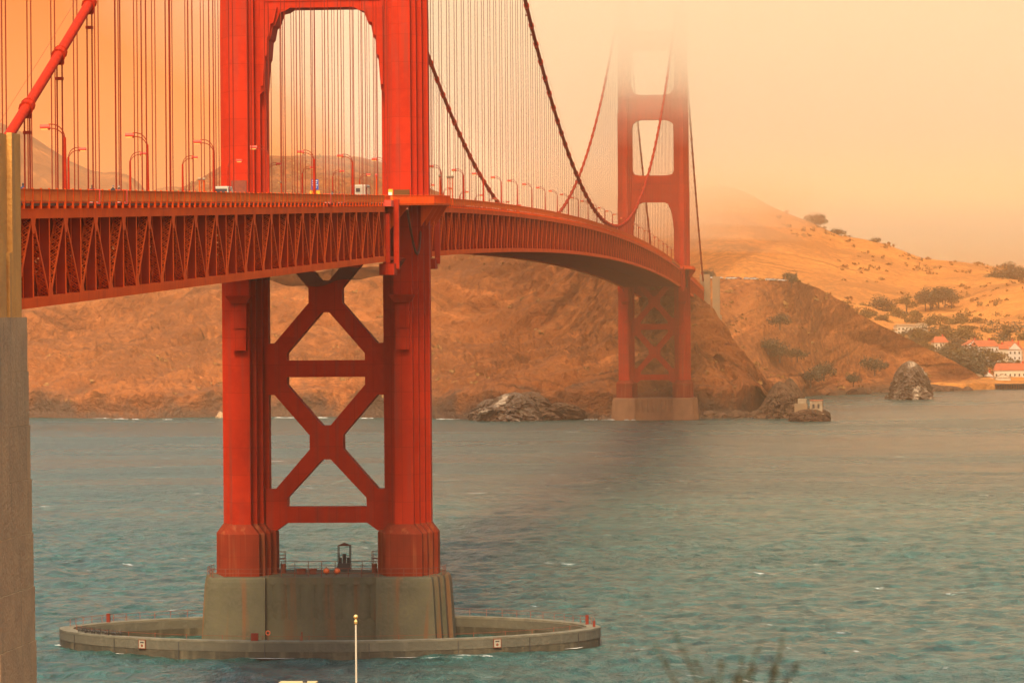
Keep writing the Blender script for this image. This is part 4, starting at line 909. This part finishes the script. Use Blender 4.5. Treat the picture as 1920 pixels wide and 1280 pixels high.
# surf at the foot of the cliffs
fm = MB()
for x0, x1, y in ((175,206,784.8),(212,240,785.6),(246,262,786.4),(305,322,786.6),(515,560,783.4),(580,615,783.6),(650,700,784.6),(818,862,786.2),(1095,1120,787.0),(1128,1158,787.3),(1170,1192,787.6),(1408,1432,783.5),(1434,1450,784)):
    n_ = 10; L_, U_ = [], []
    for i in range(n_+1):
        f = i/n_; p = atZ(x0+(x1-x0)*f, y+random.uniform(-.25,.25)); w = (.3+2.2*random.random()**2)*math.sin(math.pi*min(max(f, .03), .97))
        L_.append((p.x, p.y-w, .12)); U_.append((p.x, p.y+w, .15+.35*random.random()))
    fm.loft([L_, U_], False, False)
for q0, q1 in ((206, 214), (243, 254), (288, 298), (318, 326), (368, 378)):
    E1 = oval2(45.0, 28.1, 400); E2 = oval2(46.3, 29.0, 400); L_, U_ = [], []
    for q in range(q0, q1+1):
        f = math.sin(math.pi*(q-q0)/(q1-q0)); a_, b_ = E1[q % 400], E2[q % 400]; k = f*random.uniform(.0, .9)
        L_.append((a_[0]+2.0, a_[1]-16, .18)); U_.append((a_[0]+(b_[0]-a_[0])*k+2.0, a_[1]+(b_[1]-a_[1])*k-16, .16))
    fm.loft([L_, U_], False, False)
tag(fm.build('surf', M['foam']), 'thin white surf along the foot of the far cliffs and the fender', kind='stuff')

# lighthouse ruin on its rock
B = Vector((lh.x, lh.y+6, 0))
t = thing('lighthouse', 'small white lighthouse building with two dark windows on the rock', 'lighthouse', (B.x+2.6, B.y-.5, 3.2), -.12)
MB().box(-3,3,-2.4,2.4,0,6.6).build('wall', M['lwall'], t); MB().box(-3.2,3.2,-2.6,2.6,6.6,6.95).build('parapet', M['roof'], t)
for x in (-1.2,1.2): w = MB().box(x-.5,x+.5,-2.46,-2.38,3.0,5.0).build('window', M['glass'], t); MB().box(x-.6,x+.6,-2.55,-2.4,2.8,2.98).build('sill', M['lwall'], w)
MB().box(-1.0,3.8,-3.6,-2.41,0,.5).build('terrace', M['lwall'], t); MB().tube([(2.4,0,6.9),(2.4,0,9)], .1, 6).box(-1.8,-1.2,-.3,.3,6.9,7.8).build('roof_post', M['dark'], t)
t = thing('retaining_wall', 'stained cream seawall block left of the lighthouse on the same rock', 'wall', (B.x-4.6, B.y-1.2, 1.6), -.1)
MB().box(-3.2,3.0,-1.6,1.6,0,6.8).build('block', M['npylon'], t); MB().box(-1.6,2.4,-1.2,1.8,6.8,9.2).build('upper_block', M['lwall'], t)
for x in (-2.4,-.6,1.2): MB().box(x-.14,x+.14,-1.75,-1.6,.3,7.2).build('buttress', M['npylon'], t)

# houses
def house(name, label, px, py, Y, w, d, h, rh, wall='white', rz=0., nwin=4, storeys=2, gable_front=False, cat='house', roofm='roof', chim=True):
    p = at(px, py, Y); t = thing(name, label, cat, (p.x, Y, p.z), rz)
    MB().box(-w/2,w/2,-d/2,d/2,-6,h).build('wall', M[wall], t)
    e = .5
    if gable_front: poly = [(-w/2-e,h-.25),(w/2+e,h-.25),(0,h+rh)]; r = MB().prism(poly, -d/2-e, d/2+e)
    else:
        r = MB(); V = [(-w/2-e,-d/2-e,h-.2),(w/2+e,-d/2-e,h-.2),(w/2+e,d/2+e,h-.2),(-w/2-e,d/2+e,h-.2),(-w/2+1.5,0,h+rh),(w/2-1.5,0,h+rh)]
        r.add(V, [(0,1,5,4),(2,3,4,5),(1,2,5),(3,0,4),(3,2,1,0)])
    r = r.build('roof', M[roofm], t)
    if gable_front: MB().prism([(-w/2+.1,h-.2),(w/2-.1,h-.2),(0,h+rh-.35)], -d/2-e-.04, -d/2-e).build('gable', M[wall], t)
    if chim: MB().box(w*.2-.45,w*.2+.45,-.45,.45,h+rh*.4,h+rh+1.3).build('chimney', M['redbox'], r)
    for s in range(storeys):
        z = 1.1+s*(h-.8)/storeys
        for k in range(nwin):
            x = -w/2+w*(k+.5)/nwin; wn = MB().box(x-.5,x+.5,-d/2-.06,-d/2+.05,z,z+1.5).build('window', M['glass'], t); MB().box(x-.62,x+.62,-d/2-.14,-d/2-.061,z-.2,z-.02).build('sill', M[wall], wn)
        for k in range(max(1, nwin//2)):
            y = -d/2+d*(k+.5)/max(1, nwin//2); MB().box(w/2-.05,w/2+.06,y-.5,y+.5,z,z+1.5).build('window', M['glass'], t)
    return t
house('gabled_house', 'white house with orange-red roof, the long one right of the dark tree', 1846, 669, 2090, 17, 10, 7.5, 4, 'white', .25, 6)
house('house_wing', 'lower white wing with red roof adjoining the long white house', 1872, 670, 2096, 13, 9, 6, 3.2, 'cream', .25, 6, 1)
house('gabled_house', 'bright white gable-fronted house at the right edge', 1905, 676, 2085, 9, 14, 8, 4.6, 'white', -.15, 3, 2, True)
house('gabled_house', 'white house with orange roof between trees left of the bright gable', 1893, 668, 2125, 10, 9, 7, 3.6, 'white', .1, 3)
house('gabled_house', 'white house half hidden behind the dark tree', 1822, 668, 2110, 11, 10, 8, 3.5, 'white', .3, 3, 2, True)
house('gabled_house', 'house with orange roof above the promontory edge', 1762, 660, 2130, 10, 9, 7, 4, 'cream', .2, 3)
house('gabled_house', 'small pale house high among the trees', 1777, 642, 2180, 7, 7, 4, 2, 'white', .2, 2, 1)
house('apartment_block', 'long pale stepped building in front of the left grove', 1700, 630, 2200, 17, 9, 7.5, 1.2, 'cream', .3, 6, 2, False, 'building', 'npylon', False)
house('apartment_block', 'narrower pale block right of the stepped building', 1726, 628, 2206, 8, 9, 7.5, 1.2, 'cream', .3, 3, 2, False, 'building', 'npylon', False)
house('waterfront_hall', 'large cream waterfront hall with long red roof and rows of windows', 1902, 720, 1975, 27, 14, 9.5, 4.4, 'cream', 0., 9, 2, False, 'building')
house('boat_shed', 'low cream shed with wide dark door in front of the waterfront hall', 1880, 720, 1952, 10, 8, 4.6, 2.2, 'cream', 0., 2, 1, True, 'shed', 'npylon', False)
house('gabled_house', 'small white cottage with red roof left of the boat shed', 1851, 718, 1962, 8, 8, 4.6, 3, 'white', .1, 2, 1, True)
house('boat_shed', 'pale square shed at the shore below the dark tree', 1833, 719, 1950, 5.5, 6, 5, 1.4, 'npylon', .2, 1, 1, False, 'shed', 'npylon', False)
# wharf
p0 = at(1868, 726, 1925); t = thing('timber_wharf', 'dark timber wharf on closely set piles at the right shore', 'wharf', (p0.x+12, 1922, 0))
MB().box(-13,30,-4,6,3.0,3.6).build('deck', M['wood'], t)
pm = MB().tube([(0,0,-2),(0,0,3.0)], .28, 7).mesh('pile')
for i in range(28): obj('pile', pm, M['wood'], t, (-12.6+1.55*i, -3.6, 0))
q = atZ(1881, 735); t = thing('channel_marker', 'thin dark channel marker post in the water before the wharf', 'marker', (q.x, q.y, -1)); MB().tube([(0,0,0),(0,0,3.4)], .16, 6).build('pile', M['wood'], t); MB().box(-.35,.35,-.05,.05,3.0,3.7).build('board', M['wood'], t)

# ---- trees
def tree_protos():
    out = []
    for k, (spread, hgt, lobes, leafm, low_) in enumerate(((5.2, 15, 11, 'leaf', .30), (6.5, 13, 13, 'leaf', .22), (4.2, 17, 10, 'leaf', .35), (7.5, 10, 14, 'leafd', .12))):
        rnd = random.Random(50+k); cr_ = MB(); tr_ = MB()
        tr_.tube([(0,0,-3),(.1,0,hgt*.25),(-.15,.1,hgt*.55),(.1,0,hgt*.8)], [.5,.42,.28,.1], 7)
        for b in range(lobes):
            a = rnd.uniform(0, 6.283); rr = spread*rnd.uniform(.15,.75); z = hgt*rnd.uniform(low_+.12,.92); taper = 1-.55*abs(z/hgt-.55)
            c = Vector((math.cos(a)*rr*taper, math.sin(a)*rr*taper, z)); R_ = spread*rnd.uniform(.30,.46)
            tr_.tube([(0,0,z*.6), tuple(c*.6+Vector((0,0,z*.32))), tuple(c)], [.16,.1,.04], 5)
            for q in range(85):
                d = Vector((rnd.gauss(0,1), rnd.gauss(0,1), rnd.gauss(0,.75))).normalized()*R_*(.45+.6*rnd.random()**.5); pp = c+d
                s = rnd.uniform(.28,.62); n1 = Vector((rnd.gauss(0,1), rnd.gauss(0,1), rnd.gauss(0,1))).normalized(); n2 = n1.cross(Vector((rnd.gauss(0,1), rnd.gauss(0,1), rnd.gauss(0,1)))).normalized()
                cr_.add([pp-n1*s, pp+n2*s*.7, pp+n1*s, pp-n2*s*.7], [(0,1,2,3)])
        t = thing('tree', 'x', 'tree'); me = bpy.data.meshes.new('crown'); me.from_pydata(cr_.v, [], cr_.f); me.update()
        obj('crown', me, M[leafm], t); tr_.build('trunk', M['bark'], t); out.append(t)
    return out
TP = tree_protos(); used = set()
def tree(kind, px, py, Y, h, label, group, wide=1.):
    o = TP[kind] if kind not in used else copy_tree(TP[kind]); used.add(kind)
    p = at(px, py, Y); k = h/(15,13,17,10)[kind]; o.location = (p.x, Y, p.z-(.18 if kind < 3 else .26)*h); o.scale = (k*wide, k*wide, k); o.rotation_euler = (0,0,random.uniform(0,6.28))
    tag(o, label, 'tree', group)
tree(3, 1484, 527, 1775, 7.5, 'broad round dark tree on the bare crest right of the parked cars', 'trees on the promontory', 1.1)
tree(3, 1330, 520, 1765, 6, 'low dark tree on the crest just right of the far cable', 'trees on the promontory', 1.2)
tree(3, 1805, 700, 1962, 21, 'tall dark tree in front of the white houses', 'trees around the houses', 1.0)
tree(3, 1780, 690, 1985, 15, 'dark tree left of the tallest dark tree by the houses', 'trees around the houses', 1.1)
tree(3, 1825, 703, 1958, 14, 'dark bushy tree at the right foot of the tallest dark tree', 'trees around the houses', 1.1)
tree(3, 1766, 668, 2000, 10, 'low dark tree at the edge of the promontory before the houses', 'trees around the houses', 1.2)
for i, px in enumerate((1735,1752,1770,1790,1808,1828,1850,1868,1886,1906,1924)):
    tree(i % 3, px, 652+random.uniform(-4,4), 2200+random.uniform(-25,25), random.uniform(15,22), f'{ORD[i]} eucalyptus from the left in the grove right behind the houses', 'eucalyptus grove behind the houses', 1.15)
for i, px in enumerate((1745,1765,1786,1806,1830,1853,1872,1893,1915)):
    tree((i+1) % 3, px, 630+random.uniform(-4,3), 2270+random.uniform(-25,25), random.uniform(16,22), f'{ORD[i]} tree from the left in the upper row of the grove', 'upper row of the grove', 1.2)
for i, px in enumerate((1598,1618,1638,1658,1676,1694,1712)):
    tree(i % 3, px, 622-6*abs(i-3)*.3+random.uniform(-4,4), 2290+random.uniform(-30,30), random.uniform(13,19), f'{ORD[i]} tree from the left in the hazy grove behind the stepped building', 'hazy left grove', 1.3)
for i, px in enumerate((1735,1748,1760,1772,1784,1745,1768)):
    tree(3 if i % 2 else 1, px, 566+random.uniform(-6,8), 2420+random.uniform(-20,20), random.uniform(9,13), f'{ORD[i]} tree in the clump halfway up the golden hill', 'clump on the golden hill', 1.5)
for i, px in enumerate((1868,1882,1896,1910,1922)):
    tree(i % 3, px, 690+random.uniform(-3,3), 2060, random.uniform(5,8), f'{ORD[i]} small tree from the left between the waterfront hall and the houses', 'small trees by the hall', 1.3)
for i, (px, py) in enumerate(((1462,606),(1495,668),(1462,665),(1440,652),(1545,700),(1600,715),(1640,690),(1520,712))):
    tree(3, px, py, 1715+max(0, (px-1450)*.55), random.uniform(6,9), f'{ORD[i]} dark thicket tree on the face of the promontory', 'thicket on the promontory', 1.5)
for i, (px, py) in enumerate(((1522,412),(1530,413),(1538,418),(1572,437),(1640,452),(1905,512),(1890,505))):
    tree(3, px, py+2, 2790, random.uniform(5,9), f'{ORD[i]} small tree from the left along the skyline of the golden hill', 'skyline trees', 1.6)
for i, (px, py, Y) in enumerate(((1790,655,2150),(1815,648,2170),(1860,655,2160),(1880,650,2170),(1915,655,2165),(1780,672,2060),(1800,676,2050),(1845,682,2045),(1862,684,2040),(1712,650,2150),(1735,660,2120),(1748,668,2080))):
    tree(3 if i % 3 == 0 else i % 3, px, py, Y, random.uniform(9,15), f'{ORD[i]} leafy tree filling the gaps between the houses', 'trees between the houses', 1.45)
for i, (px, py) in enumerate(((1600,600),(1622,590),(1645,598),(1668,592),(1690,600),(1585,590),(1655,575),(1700,580))):
    tree(1 if i % 2 else 3, px, py, 2380, random.uniform(9,14), f'{ORD[i]} hazy tree on the slope above the stepped building', 'hazy trees above the stepped building', 1.6)
for i, (px, py) in enumerate(((1862,536),(1878,530),(1893,526),(1908,524),(1885,542),(1902,538))):
    tree(3, px, py, 2620, random.uniform(9,13), f'{ORD[i]} dark tree in the hollow below the skyline at the right edge', 'hollow trees at the right edge', 1.9)
for i, (px, py, Y) in enumerate(((1700,642,2165),(1716,648,2150),(1728,640,2175),(1742,650,2160),(1758,648,2180),(1775,655,2170),(1798,660,2140),(1812,640,2200),(1832,645,2195),(1848,640,2205),(1870,642,2200),(1890,645,2195),(1912,640,2200),(1800,690,1975),(1815,694,1970),(1790,684,1990),(1835,690,2030),(1868,686,2045))):
    tree((3, 1, 3, 0)[i % 4], px, py, Y, random.uniform(11,17), f'{ORD[i]} tree of the dense dark mass wrapped round the houses', 'dense trees round the houses', 1.5)
# loose scrub over the slopes
sc_ = MB(); rnd = random.Random(5)
def scrub(n, poly, Yr, size):
    for _ in range(n):
        f, g = rnd.random(), rnd.random(); (x0, y0, x1, y1) = poly; px = x0+(x1-x0)*f; py = y0+(y1-y0)*g
        yield px, py, rnd.uniform(*size)
dep = bpy.context.evaluated_depsgraph_get()
hills = {o.name: o for o in COL.objects if o.name in ('scrubby_promontory', 'golden_hill', 'sea_cliff_headland')}
from mathutils.bvhtree import BVHTree
bv = {k: BVHTree.FromPolygons([v.co for v in o.data.vertices], [tuple(p.vertices) for p in o.data.polygons]) for k, o in hills.items()}
for nm, X0, X1, Y0_, Y1_, n_, size in (('scrubby_promontory', 20, 260, 1660, 1930, 700, (.9, 2.4)), ('golden_hill', 40, 420, 2080, 2800, 600, (1.2, 3.2)), ('sea_cliff_headland', -360, 60, 1320, 1800, 500, (.7, 1.9))):
    for _ in range(n_):
        x, y = rnd.uniform(X0, X1), rnd.uniform(Y0_, Y1_)
        if fbm(np.array([x/60.]), np.array([y/60.]), 8, 3)[0] < .46: continue
        hit = bv[nm].ray_cast(Vector((x, y, 400)), Vector((0, 0, -1)))
        if hit[0] is None or hit[0].z < 3: continue
        s = rnd.uniform(*size)
        for q in range(9):
            d = Vector((rnd.gauss(0,.6), rnd.gauss(0,.6), abs(rnd.gauss(0,.4))))*s; a = hit[0]+d; u_ = Vector((rnd.gauss(0,1), rnd.gauss(0,1), rnd.gauss(0,1))).normalized()*s*.55; w_ = u_.cross(Vector((rnd.gauss(0,1), rnd.gauss(0,1), rnd.gauss(0,1)))).normalized()*s*.5
            sc_.add([a-u_, a+w_, a+u_, a-w_], [(0,1,2,3)])
me = bpy.data.meshes.new('hillside_scrub'); me.from_pydata(sc_.v, [], sc_.f); me.update(); tag(obj('hillside_scrub', me, M['scrub']), 'low scrub scattered over the far hillsides', kind='stuff')

# ---- cars parked on the far crest
CARC = [mat('car_paint_'+str(i), c, .3) for i, c in enumerate(((.55,.52,.48),(.06,.06,.07),(.3,.28,.26),(.25,.05,.03),(.45,.42,.36)))]
CB = MB().loft([[(-2.2,-.85,.3),(2.2,-.85,.3),(2.2,.85,.3),(-2.2,.85,.3)],[(-2.25,-.88,.8),(2.25,-.88,.8),(2.25,.88,.8),(-2.25,.88,.8)],[(-1.9,-.8,1.0),(1.3,-.8,1.0),(1.3,.8,1.0),(-1.9,.8,1.0)]])
CG = MB().loft([[(-1.8,-.78,1.0),(1.2,-.78,1.0),(1.2,.78,1.0),(-1.8,.78,1.0)],[(-1.3,-.65,1.5),(.5,-.65,1.5),(.5,.65,1.5),(-1.3,.65,1.5)]]).mesh('windows')
CW = MB()
for x in (-1.35,1.35): CW.tube([(x,-.9,.33),(x,.9,.33)], .33, 10)
CW = CW.mesh('wheels')
cb = [CB.mesh('body') for _ in CARC]
for i in range(17):
    px = 1336+8.1*i+random.uniform(-2.5,2.5); p = at(px, 519, 1764); best = (-1, 1764)
    for yy in range(1752, 1796, 3):
        hit = bv['scrubby_promontory'].ray_cast(Vector((p.x, yy, 400)), Vector((0,0,-1)))
        if hit[0] is not None and hit[0].z > best[0]: best = (hit[0].z, yy)
    z, ycar = best
    if i in (3, 7, 11, 12): continue
    c = [0,2,0,1,4,0,3,0,2,0,4,1,0,0,2,4,0][i]
    t = thing('parked_car', f'{ORD[i]} parked car from the left in the row on the far crest', 'car', (p.x, ycar, z), random.uniform(-.2,.2), 'cars parked along the far crest')
    obj('body', cb[c], CARC[c], t); obj('windows', CG, M['glass'], t); obj('wheel_pairs', CW, M['dark'], t)

# ---- out-of-focus shrub in front of the viewer
t = thing('foreground_shrub', 'blurred dark twigs of a shrub close to the viewer at the bottom', 'shrub', at(1380, 1500, -655.5))
rnd = random.Random(12); base = t.location.copy()
tw, lf = MB(), MB()
for i, (px, py) in enumerate(((1225,1205),(1262,1180),(1300,1225),(1350,1238),(1390,1225),(1432,1195),(1470,1185),(1500,1240),(1415,1250),(1375,1262),(1450,1240),(1330,1262))):
    tip = at(px, py, -655.5+rnd.uniform(-.25,.25)) - base; root = Vector((rnd.uniform(-.05,.05), rnd.uniform(-.05,.05), 0)); mid = (root+tip)*.5+Vector((rnd.uniform(-.04,.04),0,.05))
    tw.tube([root, mid, tip], [.009,.007,.003], 5)
    for q in range(10 if py < 1230 else 26):
        f = .55+.45*rnd.random(); c = mid.lerp(tip, (f-.5)*2)+Vector((rnd.gauss(0,.008), rnd.gauss(0,.01), rnd.gauss(0,.008))); u_ = Vector((rnd.gauss(0,1), rnd.gauss(0,1), rnd.gauss(0,1))).normalized()*.011; w_ = u_.cross(Vector((rnd.gauss(0,1), rnd.gauss(0,1), rnd.gauss(0,1)))).normalized()*.009
        lf.add([c-u_, c+w_, c+u_, c-w_], [(0,1,2,3)])
tw.build('twigs', M['twig'], t); me = bpy.data.meshes.new('leaves'); me.from_pydata(lf.v, [], lf.f); me.update(); obj('leaves', me, M['twig'], t)

# ================================================================== AIR
def volume(name, x0, x1, y0, y1, z0, z1, dens, colr, aniso, label):
    m = bpy.data.materials.new(name); m.use_nodes = True; n = m.node_tree.nodes; n.remove(n['Principled BSDF'])
    v = n.new('ShaderNodeVolumePrincipled'); v.inputs['Color'].default_value = (*colr, 1); v.inputs['Density'].default_value = dens; v.inputs['Anisotropy'].default_value = aniso
    m.node_tree.links.new(v.outputs[0], n['Material Output'].inputs['Volume'])
    o = MB().box(x0, x1, y0, y1, z0, z1).build(name, m); return tag(o, label, kind='stuff')
volume('haze', -9500, 9500, -1200, 9500, -6, 305, 0.00006, (1.0, .66, .42), .3, 'warm sunlit haze filling the strait')
# fog pouring over the headland: nested layers, thin at the fringe and thick inside, so that it has no hard edge
for k, (zb0, dens, plan) in enumerate((
        (132, .0007, [(-110, 330), (1500, 330), (1500, 9000), (-100, 9000), (-330, 4800), (-270, 2500), (-185, 1300)]),
        (145, .0014, [(-90, 330), (1400, 330), (1400, 8800), (-80, 8800), (-260, 4600), (-250, 2500), (-170, 1300)]),
        (156, .0040, [(-40, 330), (1300, 330), (1300, 8000), (0, 8000), (-120, 4400), (-160, 2500), (-110, 1300)]),
        (97, .0008, [(-260, 2150), (-10, 2150), (92, 2740), (-10, 3300), (-260, 3300)]),
        (108, .0012, [(-270, 2180), (-30, 2180), (84, 2730), (-30, 3290), (-270, 3290)]),
        (120, .0018, [(-280, 2200), (-50, 2200), (74, 2720), (-50, 3280), (-280, 3280)]),
        (24, .00010, [(-3000, 170), (3000, 170), (3000, 9200), (-3000, 9200)]))):
    fg = volume('fog_bank', 0, 1, 0, 1, 0, 1, dens, (1.0, .885, .71) if k < 6 else (1.0, .55, .20), .0 if k < 6 else .3, ('thin fringe of the fog bank over the far shore', 'middle layer of the fog bank around the far tower', 'dense core of the fog bank hiding the far tower top', 'faint skirt of fog on the golden hill', 'fog wrapped round the golden hill shoulder', 'thicker fog cap on the golden hill summit', 'thin orange mist above the water beyond the near tower')[k])
    mt_ = fg.data.materials[0]; fg.data = MB().extr(plan, zb0, 250-3*k).mesh('fog_bank'); fg.data.materials.append(mt_)
